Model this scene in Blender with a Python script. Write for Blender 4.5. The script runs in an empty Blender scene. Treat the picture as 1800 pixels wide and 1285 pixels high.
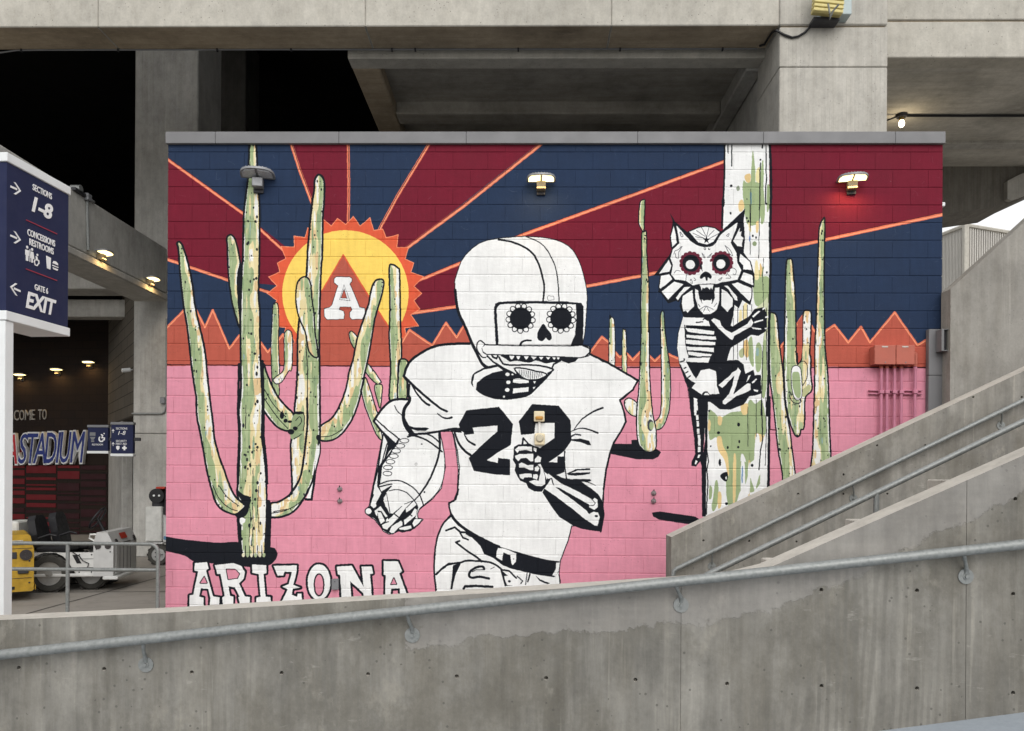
import bpy, bmesh, math, random
import numpy as np
from mathutils import Vector, Matrix
R = math.radians
random.seed(5)
scene = bpy.context.scene
COL = scene.collection
# ------------------------------------------------------------------ camera (photo pixels are 1800 x 1285)
FPX, HORIZ, EYE = 1400.0, 830.0, 1.70
YAW, ROLL = R(0.85), R(0.35)
cam_d = bpy.data.cameras.new('camera'); cam = bpy.data.objects.new('camera', cam_d); COL.objects.link(cam)
cam_d.sensor_fit = 'HORIZONTAL'; cam_d.sensor_width = 36; cam_d.lens = 36*FPX/1800
cam_d.shift_y = (HORIZ-642.5)/1800; cam_d.clip_end = 2000; cam_d.clip_start = .05
CROT = Matrix.Rotation(YAW,3,'Z') @ Matrix.Rotation(R(90),3,'X') @ Matrix.Rotation(ROLL,3,'Z')
EYEV = Vector((0,0,EYE))
cam.matrix_world = Matrix.Translation(EYEV) @ CROT.to_4x4()
scene.camera = cam
# ------------------------------------------------------------------ overcast daylight
world = bpy.data.worlds.new('World'); scene.world = world; world.use_nodes = True
nt = world.node_tree; nt.nodes.clear()
sky = nt.nodes.new('ShaderNodeTexSky'); sky.sky_type = 'NISHITA'; sky.sun_disc = False
SUN_EL, SUN_AZ = R(36), R(168)          # azimuth from +Y (north) clockwise: behind the camera, a little to the right
sky.sun_elevation = SUN_EL; sky.sun_rotation = SUN_AZ; sky.air_density = 1.4; sky.dust_density = 6.0; sky.ozone_density = 1.0
hs = nt.nodes.new('ShaderNodeHueSaturation'); hs.inputs['Saturation'].default_value = .22
bg = nt.nodes.new('ShaderNodeBackground'); bg.inputs['Strength'].default_value = .15
wo = nt.nodes.new('ShaderNodeOutputWorld')
cl = nt.nodes.new('ShaderNodeMix'); cl.data_type = 'RGBA'; cl.inputs[0].default_value = .72; cl.inputs[7].default_value = (7.0,7.05,7.15,1)   # even cloud cover over the clear sky
nt.links.new(sky.outputs[0], hs.inputs['Color']); nt.links.new(hs.outputs[0], cl.inputs[6]); nt.links.new(cl.outputs[2], bg.inputs['Color']); nt.links.new(bg.outputs[0], wo.inputs['Surface'])
sun_d = bpy.data.lights.new('sun','SUN'); sun_d.energy = .8; sun_d.angle = R(50); sun_d.color = (1,.985,.965)
sun = bpy.data.objects.new('sun', sun_d); COL.objects.link(sun)
sd = Vector((math.sin(SUN_AZ)*math.cos(SUN_EL), math.cos(SUN_AZ)*math.cos(SUN_EL), math.sin(SUN_EL)))
sun.rotation_euler = sd.to_track_quat('Z','Y').to_euler()
vs = scene.view_settings; vs.view_transform = 'Standard'; vs.look = 'None'; vs.gamma = 1; vs.exposure = 0.29; vs.use_curve_mapping = False
scene.cycles.max_bounces = 6; scene.cycles.diffuse_bounces = 4
scene.cycles.use_adaptive_sampling = True
scene.cycles.sample_clamp_indirect = 4
# ------------------------------------------------------------------ rays through photo points onto planes of the place
def ray(px, py): return CROT @ Vector(((px-900)/FPX, (HORIZ-py)/FPX, -1))
def onY(px, py, Y): d = ray(px,py); return EYEV + d*(Y/d.y)
def onX(px, py, X): d = ray(px,py); return EYEV + d*(X/d.x)
def onZ(px, py, Z): d = ray(px,py); return EYEV + d*((Z-EYE)/d.z)
# ------------------------------------------------------------------ mesh helpers
class MB:
    def __init__(s): s.v=[]; s.f=[]
    def add(s, vs, fs):
        n=len(s.v); s.v+=[tuple(v) for v in vs]; s.f+=[tuple(n+i for i in f) for f in fs]; return s
    def box(s, x0,x1,y0,y1,z0,z1, M=None):
        vs=[Vector((x,y,z)) for x in (x0,x1) for y in (y0,y1) for z in (z0,z1)]
        if M: vs=[M@v for v in vs]
        return s.add(vs,[(0,1,3,2),(4,6,7,5),(0,4,5,1),(2,3,7,6),(0,2,6,4),(1,5,7,3)])
    def bevbox(s, x0,x1,y0,y1,z0,z1,b,M=None):
        """box with chamfered edges"""
        vs=[]; idx={}
        for sx in (0,1):
            for sy in (0,1):
                for sz in (0,1):
                    X=(x0,x1)[sx]; Y=(y0,y1)[sy]; Z=(z0,z1)[sz]; ix=X+(b if sx==0 else -b); iy=Y+(b if sy==0 else -b); iz=Z+(b if sz==0 else -b)
                    for a,p in enumerate(((X,iy,iz),(ix,Y,iz),(ix,iy,Z))): idx[sx,sy,sz,a]=len(vs); vs.append(Vector(p))
        F=[]
        for a in range(3):
            o=[i for i in range(3) if i!=a]
            for sgn in (0,1):
                q=[]
                for u,w in ((0,0),(1,0),(1,1),(0,1)):
                    k=[0,0,0]; k[a]=sgn; k[o[0]]=u; k[o[1]]=w; q.append(idx[k[0],k[1],k[2],a])
                F.append(tuple(q))
        for a in range(3):
            o=[i for i in range(3) if i!=a]
            for u in (0,1):
                for w in (0,1):
                    k0=[0,0,0]; k0[o[0]]=u; k0[o[1]]=w; k1=list(k0); k1[a]=1
                    F.append((idx[(*k0,o[0])],idx[(*k1,o[0])],idx[(*k1,o[1])],idx[(*k0,o[1])]))
        for sx in (0,1):
            for sy in (0,1):
                for sz in (0,1): F.append(tuple(idx[sx,sy,sz,a] for a in range(3)))
        if M: vs=[M@v for v in vs]
        return s.add(vs,F)
    def prism(s, pts, axis, a, b, M=None):
        """2-D outline extruded along an axis; pts are the two other coordinates in order"""
        def mk(p,t): return Vector((t,p[0],p[1])) if axis=='x' else Vector((p[0],t,p[1])) if axis=='y' else Vector((p[0],p[1],t))
        n=len(pts); vs=[mk(p,a) for p in pts]+[mk(p,b) for p in pts]
        if M: vs=[M@v for v in vs]
        return s.add(vs,[tuple(range(n)),tuple(range(2*n-1,n-1,-1))]+[(i,i+n,(i+1)%n+n,(i+1)%n) for i in range(n)])
    def tube(s, P, r, n=12, cap=True):
        P=[Vector(p) for p in P]; rings=[]; up=None
        for i,p in enumerate(P):
            d=(P[min(i+1,len(P)-1)]-P[max(i-1,0)]).normalized()
            if up is None: up=d.orthogonal().normalized()
            u=(up-d*up.dot(d)).normalized(); up=u; w=d.cross(u); rr=r[i] if isinstance(r,(list,tuple)) else r
            rings.append([p+(u*math.cos(t)+w*math.sin(t))*rr for t in [math.tau*k/n for k in range(n)]])
        F=[]
        for i in range(len(P)-1):
            for k in range(n): F.append((i*n+k,i*n+(k+1)%n,(i+1)*n+(k+1)%n,(i+1)*n+k))
        if cap: F+= [tuple(range(n-1,-1,-1)), tuple(range((len(P)-1)*n,len(P)*n))]
        return s.add([v for q in rings for v in q],F)
    def disc(s, c, axis, r, t, n=20, r2=None):
        """short cylinder from c along axis"""
        c=Vector(c); return s.tube([c, c+Vector(axis).normalized()*t],[r,r2 or r],n)
    def obj(s, name, mat, parent=None, smooth=False, M=None):
        me=bpy.data.meshes.new(name); me.from_pydata(s.v,[],s.f); me.update()
        bm=bmesh.new(); bm.from_mesh(me); bmesh.ops.recalc_face_normals(bm,faces=bm.faces); bm.to_mesh(me); bm.free()
        o=bpy.data.objects.new(name,me); COL.objects.link(o)
        if mat: me.materials.append(mat)
        if smooth:
            for p in me.polygons: p.use_smooth=True
            try: me.set_sharp_from_angle(angle=R(40))
            except Exception: pass
        if parent: o.parent=parent
        if M is not None: o.matrix_basis=M
        return o
def empty(name, loc=(0,0,0), rz=0):
    o=bpy.data.objects.new(name,None); COL.objects.link(o); o.location=loc; o.rotation_euler=(0,0,rz); o.empty_display_size=.2; return o
def tag(o, label, cat, group=None):
    o['label']=label; o['category']=cat
    if group: o['group']=group
    return o
def structure(o): o['kind']='structure'; return o
def copy_tree(o, parent=None):
    c=o.copy(); COL.objects.link(c); c.parent=parent
    for ch in list(o.children):
        if ch is not c: copy_tree(ch,c)
    return c
def text_mesh(name, s, size, mat, parent, M, extrude=.004, sx=1.0, shear=0, bold=0.0, align='CENTER', spacing=1.0):
    cu=bpy.data.curves.new(name,'FONT'); cu.body=s; cu.size=size; cu.extrude=extrude; cu.shear=shear; cu.offset=bold; cu.align_x=align; cu.space_character=spacing; cu.resolution_u=3
    t=bpy.data.objects.new(name,cu); COL.objects.link(t); dg=bpy.context.evaluated_depsgraph_get(); dg.update()
    me=bpy.data.meshes.new_from_object(t.evaluated_get(dg)); bpy.data.objects.remove(t); bpy.data.curves.remove(cu)
    o=bpy.data.objects.new(name,me); COL.objects.link(o); me.materials.clear(); me.materials.append(mat); me.name=name
    if parent: o.parent=parent
    o.matrix_basis=M@Matrix.Diagonal((sx,1,1,1)); return o
def boolean_cut(o, cutter):
    m=o.modifiers.new('cut','BOOLEAN'); m.operation='DIFFERENCE'; m.solver='EXACT'; m.object=cutter
    dg=bpy.context.evaluated_depsgraph_get(); dg.update(); me=bpy.data.meshes.new_from_object(o.evaluated_get(dg)); o.modifiers.clear(); old=o.data; o.data=me; bpy.data.meshes.remove(old)
    cm=cutter.data; bpy.data.objects.remove(cutter); bpy.data.meshes.remove(cm)
# ------------------------------------------------------------------ materials
class NB:
    def __init__(s, name):
        s.m=bpy.data.materials.new(name); s.m.use_nodes=True; s.t=s.m.node_tree; s.b=s.t.nodes['Principled BSDF']; s.x=s.t.nodes.new('ShaderNodeTexCoord'); s.g=s.t.nodes.new('ShaderNodeNewGeometry')
    def n(s, k, **kw):
        o=s.t.nodes.new('ShaderNode'+k)
        for a,b in kw.items(): setattr(o,a,b)
        return o
    def l(s,a,b): s.t.links.new(a,b)
    def mapping(s, scale=(1,1,1), rot=(0,0,0), src=None):
        o=s.n('Mapping'); o.inputs['Scale'].default_value=scale; o.inputs['Rotation'].default_value=rot; s.l(src or s.g.outputs['Position'],o.inputs['Vector']); return o.outputs[0]
    def noise(s, vec, scale, detail=4, rough=.55):
        o=s.n('TexNoise'); o.inputs['Scale'].default_value=scale; o.inputs['Detail'].default_value=detail; o.inputs['Roughness'].default_value=rough; s.l(vec,o.inputs['Vector']); return o.outputs['Fac']
    def ramp(s, fac, stops):
        o=s.n('ValToRGB'); e=o.color_ramp.elements
        while len(e)<len(stops): e.new(.5)
        for q,(p,c) in zip(e,stops): q.position=p; q.color=c if len(c)==4 else (*c,1)
        s.l(fac,o.inputs[0]); return o.outputs[0]
    def mix(s, fac, a, b, mode='MIX'):
        o=s.n('Mix',data_type='RGBA',blend_type=mode)
        if hasattr(fac,'node'): s.l(fac,o.inputs[0])
        else: o.inputs[0].default_value=fac
        for v,i in ((a,6),(b,7)):
            if hasattr(v,'node'): s.l(v,o.inputs[i])
            else: o.inputs[i].default_value=(*v,1) if len(v)==3 else v
        return o.outputs[2]
    def math(s, op, a, b=0.0, clamp=False):
        o=s.n('Math',operation=op); o.use_clamp=clamp
        for v,i in ((a,0),(b,1)):
            if hasattr(v,'node'): s.l(v,o.inputs[i])
            else: o.inputs[i].default_value=v
        return o.outputs[0]
    def bump(s, h, strength=.3, dist=.01, prev=None):
        o=s.n('Bump'); o.inputs['Strength'].default_value=strength; o.inputs['Distance'].default_value=dist; s.l(h,o.inputs['Height'])
        if prev: s.l(prev,o.inputs['Normal'])
        return o.outputs[0]
    def done(s, col=None, rough=.6, metal=0, normal=None, emit=None, estr=0, spec=.25):
        if col is not None:
            if hasattr(col,'node'): s.l(col,s.b.inputs['Base Color'])
            else: s.b.inputs['Base Color'].default_value=(*col,1)
        if hasattr(rough,'node'): s.l(rough,s.b.inputs['Roughness'])
        else: s.b.inputs['Roughness'].default_value=rough
        s.b.inputs['Metallic'].default_value=metal
        if normal: s.l(normal,s.b.inputs['Normal'])
        s.b.inputs['Specular IOR Level'].default_value=spec
        if emit: s.b.inputs['Emission Color'].default_value=(*emit,1); s.b.inputs['Emission Strength'].default_value=estr
        return s.m
G=lambda v:(v,v,v)
def concrete(name, base, dark=.72, light=1.12, stain=.5, boards=None, pores=.6, streak=(2.2,2.2,.35), warm=0.0, patch=False, sc=1.0, grain=0.0, blot=0.0):
    """board-formed or cast concrete: clouds, vertical run stains, pores, faint board marks"""
    b=NB(name); P=b.g.outputs['Position']
    cl=b.noise(P,.9*sc,5,.6); col=b.ramp(cl,[(.28,tuple(base[i]*dark for i in range(3))),(.5,base),(.74,tuple(base[i]*light for i in range(3)))])
    st=b.noise(b.mapping(streak),2.4*sc,6,.65); col=b.mix(b.ramp(st,[(.42,G(0)),(.75,G(stain))]),col,tuple(base[i]*.62*(1,.96,.88)[i] for i in range(3)))
    st2=b.noise(b.mapping((streak[0]*3,streak[1]*3,streak[2])),3.0*sc,4,.6); col=b.mix(b.ramp(st2,[(.56,G(0)),(.72,G(stain*.7))]),col,tuple(base[i]*1.28 for i in range(3)))
    if blot>.4:
        s1=b.noise(b.mapping((4.5,4.5,.3)),2.6,7,.62); col=b.mix(.85,col,b.ramp(s1,[(.3,G(.70)),(.5,G(1.0)),(.7,G(1.22))]),'MULTIPLY')
        s2=b.noise(b.mapping((14,14,.5)),2.0,4,.6); s3=b.noise(P,1.1,4,.6); col=b.mix(b.math('MULTIPLY',b.ramp(s2,[(.57,G(0)),(.68,G(.5))]),b.ramp(s3,[(.46,G(0)),(.58,G(1))])),col,tuple(base[i]*1.55*(1,.985,.95)[i] for i in range(3)))
        s4=b.noise(b.mapping((1,1,.8)),1.5,10,.74); col=b.mix(b.ramp(s4,[(.50,G(0)),(.62,G(.6))]),col,tuple(base[i]*.62*(1,.97,.90)[i] for i in range(3)))
        s5=b.noise(b.mapping((2,2,7)),3.0,8,.7); s6=b.noise(P,.7,3,.6); col=b.mix(b.math('MULTIPLY',b.ramp(s5,[(.62,G(0)),(.66,G(.5))]),b.ramp(s6,[(.5,G(0)),(.6,G(1))])),col,tuple(base[i]*1.5 for i in range(3)))
    if grain:   # plywood grain printed into the surface
        wv=b.n('TexWave',wave_type='BANDS',bands_direction='X'); wv.inputs['Scale'].default_value=6.5; wv.inputs['Distortion'].default_value=16; wv.inputs['Detail'].default_value=2; wv.inputs['Detail Scale'].default_value=.45; b.l(b.mapping((1,1,.22)),wv.inputs['Vector'])
        gm=b.math('MULTIPLY',b.ramp(wv.outputs['Fac'],[(.35,G(0)),(.8,G(1))]),b.ramp(b.noise(P,.8,3),[(.50,G(0)),(.64,G(grain))])); col=b.mix(gm,col,tuple(base[i]*.72 for i in range(3)))
    if blot:    # ragged pale lime blooms and dark damp blots
        n5=b.noise(b.mapping((1,1,.6)),3.4,9,.68); col=b.mix(b.ramp(n5,[(.60,G(0)),(.66,G(blot))]),col,tuple(base[i]*1.38*(1,.98,.94)[i] for i in range(3))); n6=b.noise(b.mapping((1.3,1,.5)),1.7,8,.66); col=b.mix(b.ramp(n6,[(.55,G(0)),(.68,G(blot))]),col,tuple(base[i]*.60*(1,.96,.88)[i] for i in range(3)))
    mot=b.noise(b.mapping((1,1,.7)),6.5,9,.72); col=b.mix(.8,col,b.ramp(mot,[(.28,G(.74)),(.5,G(.98)),(.72,G(1.16))]),'MULTIPLY')
    chp=b.noise(P,15,9,.75); ch2=b.noise(P,2.2,3); col=b.mix(b.math('MULTIPLY',b.ramp(chp,[(.66,G(0)),(.69,G(.55))]),b.ramp(ch2,[(.5,G(0)),(.56,G(1))])),col,tuple(base[i]*.45 for i in range(3))); col=b.mix(b.math('MULTIPLY',b.ramp(chp,[(.31,G(.4)),(.34,G(0))]),b.ramp(ch2,[(.44,G(1)),(.5,G(0))])),col,tuple(base[i]*1.45 for i in range(3)))
    fine=b.noise(P,38,5,.7); col=b.mix(.35,col,b.ramp(fine,[(.3,G(.62)),(.7,G(1.0))]),'MULTIPLY')
    vor=b.n('TexVoronoi'); vor.inputs['Scale'].default_value=19; b.l(P,vor.inputs['Vector'])
    sel=b.noise(P,3.1,3); pm=b.math('MULTIPLY',b.math('LESS_THAN',vor.outputs['Distance'],.13),b.math('GREATER_THAN',sel,.53)); 
    col=b.mix(b.math('MULTIPLY',pm,pores),col,tuple(base[i]*.35 for i in range(3)))
    h=b.math('ADD',b.math('MULTIPLY',cl,.5),b.math('MULTIPLY',fine,.18)); h=b.math('SUBTRACT',h,b.math('MULTIPLY',pm,.35))
    if boards:
        ax,w=boards; sep=b.n('SeparateXYZ'); b.l(P,sep.inputs[0]); c=sep.outputs[ax]; fr=b.math('FRACT',b.math('DIVIDE',c,w)); ln=b.math('LESS_THAN',fr,.035)
        brk=b.math('GREATER_THAN',b.noise(P,1.2,3),.46); ln=b.math('MULTIPLY',ln,brk); col=b.mix(b.math('MULTIPLY',ln,.45),col,tuple(base[i]*.5 for i in range(3))); h=b.math('SUBTRACT',h,b.math('MULTIPLY',ln,.4))
        wn=b.n('TexWhiteNoise',noise_dimensions='1D'); b.l(b.math('FLOOR',b.math('DIVIDE',c,w)),wn.inputs['W']); col=b.mix(.22,col,b.ramp(wn.outputs['Value'],[(0,G(.72)),(1,G(1.1))]),'MULTIPLY')
    if patch:      # trowelled repair coat along the top of the ramp wall with a ragged lower edge
        sep=b.n('SeparateXYZ'); b.l(P,sep.inputs[0]); x,z=sep.outputs[0],sep.outputs[2]
        top=patch(b,x); n=b.noise(P,3.6,9,.70); edge=b.math('ADD',b.math('SUBTRACT',z,top),b.math('MULTIPLY',b.math('SUBTRACT',n,.5),.34))
        msk=b.math('MULTIPLY',b.ramp(b.math('ADD',b.math('MULTIPLY',edge,7),.5),[(.45,G(0)),(.54,G(1))]),b.math('GREATER_THAN',b.math('ADD',x,b.math('MULTIPLY',n,.9)),-.15))
        smear=b.noise(b.mapping((.8,1,5)),2.2,5,.6); col=b.mix(b.math('MULTIPLY',msk,.34),col,b.ramp(smear,[(.3,(.25,.24,.235)),(.55,(.33,.315,.30)),(.75,(.40,.38,.36))]))
        h=b.math('ADD',h,b.math('MULTIPLY',msk,.25))
    return b.done(col,.86,0,b.bump(h,.55,.012))
def plain(name, col, rough=.5, metal=0, var=.12, sc=6, bump=0.0):
    b=NB(name); P=b.x.outputs['Object']; n=b.noise(P,sc,5,.6); c=b.mix(1,tuple(col),b.ramp(n,[(.3,G(1-var)),(.7,G(1+var*.4))]),'MULTIPLY')
    return b.done(c,b.ramp(b.noise(P,sc*2.3,4),[(.3,G(max(rough-.1,.03))),(.7,G(min(rough+.12,1)))]),metal,b.bump(b.noise(P,sc*8,3),bump,.003) if bump else None)
def emissive(name, col, s): return NB(name).done((.9,.88,.8),.4,0,None,col,s)
def galvanised(name, base=.23):
    b=NB(name); P=b.x.outputs['Object']; v=b.n('TexVoronoi'); v.inputs['Scale'].default_value=45; b.l(P,v.inputs['Vector']); n=b.noise(P,26,6,.7); n2=b.noise(P,70,3)
    col=b.ramp(v.outputs['Distance'],[(0,(base*.80,base*.85,base*.83)),(.6,(base*1.05,base*1.09,base*1.06))]); col=b.mix(b.ramp(n,[(.5,G(0)),(.7,G(.5))]),col,(base*1.6,base*1.66,base*1.62)); col=b.mix(b.ramp(n2,[(.6,G(0)),(.75,G(.35))]),col,G(base*.5))
    return b.done(col,b.ramp(n,[(.3,G(.38)),(.7,G(.62))]),.45,b.bump(n2,.12,.002))
MAT={}
MAT['conc_light']=concrete('cast concrete facade',(.475,.453,.40),.84,1.1,.22,None,.85,(3,3,.5),blot=.18)
MAT['conc_pier']=concrete('board marked pier concrete',(.47,.45,.405),.86,1.1,.35,(0,.055),.5,(5,5,.25))
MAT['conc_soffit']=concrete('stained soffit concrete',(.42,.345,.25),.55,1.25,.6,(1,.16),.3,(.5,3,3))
MAT['conc_soffit_b']=concrete('formed slab soffit concrete',(.36,.34,.30),.6,1.25,.5,(1,.14),.3,(.4,3,3))
MAT['conc_mid']=concrete('grey column concrete',(.46,.45,.42),.72,1.15,.45,(0,.11),.4,(3,3,.4))
MAT['conc_stair']=concrete('stair wall concrete',(.275,.262,.235),.70,1.25,.7,None,.5,(1.2,1.2,.7),blot=.55)
MAT['conc_high']=concrete('stair landing wall concrete',(.31,.296,.268),.8,1.14,.6,None,.35,(2.5,2.5,.3),blot=.35)
MAT['conc_top']=concrete('weathered sky lit top concrete',(.50,.47,.42),.85,1.1,.25,None,.4,(1,1,1))  # paler colour carries sky light on the tops besides their weathering
MAT['coping']=plain('grey painted metal flashing',(.18,.18,.185),.5,.1,.1,2.5)
MAT['galv']=galvanised('galvanised pipe')
MAT['white']=plain('white powder coat',(.72,.74,.74),.4,0,.06,3)
MAT['grey_metal']=plain('grey metal',(.20,.205,.215),.5,.2,.12,5)
MAT['dark_metal']=plain('dark metal',(.05,.05,.055),.5,.4,.2,5)
MAT['black']=plain('black plastic and vinyl',(.018,.018,.02),.45,0,.3,8,.3)
MAT['rubber']=plain('worn tyre rubber',(.06,.058,.052),.9,0,.3,9,.4)
MAT['navy']=plain('navy sign face',(.016,.021,.062),.75,0,.08,3)
MAT['sign_white']=plain('white sign lettering',(.82,.82,.82),.5,0,.04,3)
MAT['sign_red']=plain('red sign rule',(.34,.04,.07),.5)
# ------------------------------------------------------------------ the painted mural (colour map of the wall paint, drawn in code)
REG = {'0':(0,0,1),'A':(290,230,5.84),'B':(290,430,5.84),'C':(290,630,5.84),'D':(290,850,5.84),'E':(480,370,6.423),
 'F':(490,560,5.588),'G':(460,700,5.84),'H':(310,960,4.186),'I':(780,400,6.425),'J':(800,500,6.119),'K':(640,590,6.427),
 'L':(630,740,6.12),'M':(790,680,6.764),'N':(890,620,5.356),'O':(880,750,6.425),'P':(740,860,6.207),'Q':(1140,360,6.427),
 'R':(1170,520,6.12),'S':(1180,680,5.355),'T':(1250,240,8.03),'U':(1040,340,5.356),'V':(1040,560,4.94),'W':(1330,380,5.353),
 'X':(1330,600,5.141),'Y':(1400,300,3.2125),'a':(640,820,9.883)}
def zp(r, s):
    x0,y0,k = REG[r]; v = [float(t) for t in s.replace(',',' ').split()]
    return [(x0+v[i]/k, y0+v[i+1]/k) for i in range(0,len(v),2)]
def many(s):
    """'K 10 20 30 40 / L 5 6' -> photo points"""
    out=[]
    for part in s.split('/'):
        part=part.strip(); r=part[0]; out+=zp(r, part[1:])
    return out
def crom(P, closed=False, n=5):
    if len(P)<3: return P
    out=[]; L=len(P); rng=range(L if closed else L-1)
    for i in rng:
        g=(lambda j:P[j%L]) if closed else (lambda j:P[min(max(j,0),L-1)])
        a,b,c,d=g(i-1),g(i),g(i+1),g(i+2)
        for k in range(n):
            t=k/n; t2=t*t; t3=t2*t
            out.append(tuple(.5*((2*b[q])+(-a[q]+c[q])*t+(2*a[q]-5*b[q]+4*c[q]-d[q])*t2+(-a[q]+3*b[q]-3*c[q]+d[q])*t3) for q in (0,1)))
    if not closed: out.append(P[-1])
    return out
class Canvas:
    def __init__(s, w, h, tf, k):
        s.w,s.h,s.tf,s.k=w,h,tf,k; s.a=np.zeros((h,w,3),np.float32); s.rs=np.random.RandomState(7)
    def mask(s, pts):
        q=np.array([s.tf(*p) for p in pts],float); x0=max(int(q[:,0].min())-1,0); x1=min(int(q[:,0].max())+2,s.w)
        y0=max(int(q[:,1].min())-1,0); y1=min(int(q[:,1].max())+2,s.h)
        if x1<=x0 or y1<=y0: return None
        m=np.zeros((y1-y0,x1-x0),bool); xs=q[:,0]; ys=q[:,1]; xn=np.roll(xs,-1); yn=np.roll(ys,-1)
        for r in range(y0,y1):
            yc=r+.5; hit=((ys<=yc)!=(yn<=yc))
            if not hit.any(): continue
            c=np.sort(xs[hit]+(yc-ys[hit])/(yn[hit]-ys[hit])*(xn[hit]-xs[hit]))
            for i in range(0,len(c)-1,2):
                a=int(max(math.ceil(c[i]-.5),x0)); b=int(min(math.ceil(c[i+1]-.5),x1))
                if b>a: m[r-y0,a-x0:b-x0]=True
        return x0,y0,m
    def fill(s, pts, col, sm=False):
        if isinstance(pts,str): pts=many(pts)
        if sm: pts=crom(pts,True)
        r=s.mask(pts)
        if r is None: return
        x0,y0,m=r; s.a[y0:y0+m.shape[0],x0:x0+m.shape[1]][m]=np.array(col)/255.
    def line(s, pts, w, col, sm=False, taper=None, closed=False):
        if isinstance(pts,str): pts=many(pts)
        if sm: pts=crom(pts,closed)
        if closed: pts=list(pts)+[pts[0]]
        q=[s.tf(*p) for p in pts]; n=len(q)-1; k=s.k; cc=np.array(col)/255.
        for i in range(n):
            wa,wb=(w,w) if taper is None else (w+(taper-w)*i/n, w+(taper-w)*(i+1)/n)
            wa*=k/2; wb*=k/2; (ax,ay),(bx,by)=q[i],q[i+1]; W=max(wa,wb)+1
            x0=max(int(min(ax,bx)-W),0); x1=min(int(max(ax,bx)+W)+2,s.w); y0=max(int(min(ay,by)-W),0); y1=min(int(max(ay,by)+W)+2,s.h)
            if x1<=x0 or y1<=y0: continue
            yy,xx=np.mgrid[y0:y1,x0:x1]; yy=yy+.5; xx=xx+.5; dx,dy=bx-ax,by-ay; L=dx*dx+dy*dy+1e-9
            t=np.clip(((xx-ax)*dx+(yy-ay)*dy)/L,0,1); d=np.hypot(xx-ax-t*dx,yy-ay-t*dy)
            s.a[y0:y1,x0:x1][d<wa+(wb-wa)*t]=cc
    def dot(s, r, x, y, rx, ry=None, col=(26,29,36)):
        ry=ry or rx; cx,cy=zp(r,'%g %g'%(x,y))[0]; k=REG[r][2]
        s.fill([(cx+rx/k*math.cos(a*.35),cy+ry/k*math.sin(a*.35)) for a in range(18)],col)
    def noise(s, h, w, sx, sy, seed):
        rs=np.random.RandomState(seed); gh=int(h/sy)+3; gw=int(w/sx)+3; g=rs.rand(gh,gw)
        y=np.arange(h)/sy; x=np.arange(w)/sx; yi=y.astype(int); xi=x.astype(int); fy=(y-yi)[:,None]; fx=(x-xi)[None,:]
        fy=fy*fy*(3-2*fy); fx=fx*fx*(3-2*fx)
        return (g[yi][:,xi]*(1-fy)*(1-fx)+g[yi+1][:,xi]*fy*(1-fx)+g[yi][:,xi+1]*(1-fy)*fx+g[yi+1][:,xi+1]*fy*fx)
    def cactus(s, pts, seed, flip=False, green=.5, outl=3.2, sm=True, white=.5, spots=True, big=False):
        """brushy cactus skin: green on one flank, cream and peach streaks, white edges, black spots, black outline"""
        if isinstance(pts,str): pts=many(pts)
        if sm: pts=crom(pts,True,4)
        r=s.mask(pts)
        if r is None: return
        x0,y0,m=r; h,w=m.shape; k=s.k; rs=np.random.RandomState(seed)
        f=np.zeros((h,w),np.float32)
        for i in range(h):
            on=np.flatnonzero(m[i])
            if len(on)>1: f[i]=np.clip((np.arange(w)-on[0])/(on[-1]-on[0]),0,1)
        if flip: f=1-f
        n1=s.noise(h,w,5*k,42*k,seed); n2=s.noise(h,w,3*k,26*k,seed+1); n3=s.noise(h,w,6*k,18*k,seed+2)
        c=np.empty((h,w,3),np.float32); c[:]=np.array((240,240,235))/255.
        fp=f+(n1-.5)*.75
        c[fp<green+.18]=np.array((236,224,180))/255.
        c[(fp>green)&(n2>.62)]=np.array((232,216,166))/255.
        c[(n3>.76)&(fp>green*.5)]=np.array((226,196,150))/255.
        c[fp<green]=np.array((160,178,134))/255.
        c[(fp<green)&(n2>.66)]=np.array((178,192,150))/255.
        c[(fp<green)&(n2<.2)]=np.array((143,164,126))/255.
        c[(f<.10*white*2)&(n2>.35)]=np.array((240,240,235))/255.
        c[(n2<.1)&(n3<.35)]=np.array((150,178,178))/255.
        s.a[y0:y0+h,x0:x0+w][m]=c[m]
        ys,xs=np.nonzero(m)
        if spots and len(ys):
            n=max(2,int(len(ys)/(k*k)/300)); 
            for j in rs.randint(0,len(ys),n):
                px,py=xs[j]+x0,ys[j]+y0; rx=rs.uniform(.5,1.5)*k*(1.5 if big else 1); ry=rx*rs.uniform(.9,1.9)
                a0=max(int(py-ry),0); yy,xx=np.mgrid[a0:int(py+ry)+2,max(int(px-rx),0):int(px+rx)+2]
                e=((xx-px)/rx)**2+((yy-py)/ry)**2<1
                yy,xx=yy[e],xx[e]; ok=(yy>=y0)&(yy<y0+h)&(xx>=x0)&(xx<x0+w); yy,xx=yy[ok],xx[ok]; ok=m[yy-y0,xx-x0]
                s.a[yy[ok],xx[ok]]=np.array((38,42,46))/255.
            for j in rs.randint(0,len(ys),int(n*.9)):          # short ink strokes along the ribs
                px,py=xs[j]+x0,ys[j]+y0; L=int(rs.uniform(3,11)*k)
                for t in range(L):
                    y=py+t; x=px+int(.04*t)
                    if y<y0+h and x<x0+w and m[y-y0,x-x0]: s.a[y,x:x+max(int(.7*k),1)]=np.array((62,70,62))/255.
        if outl: s.line(pts,outl,(26,29,36),closed=True)
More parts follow.
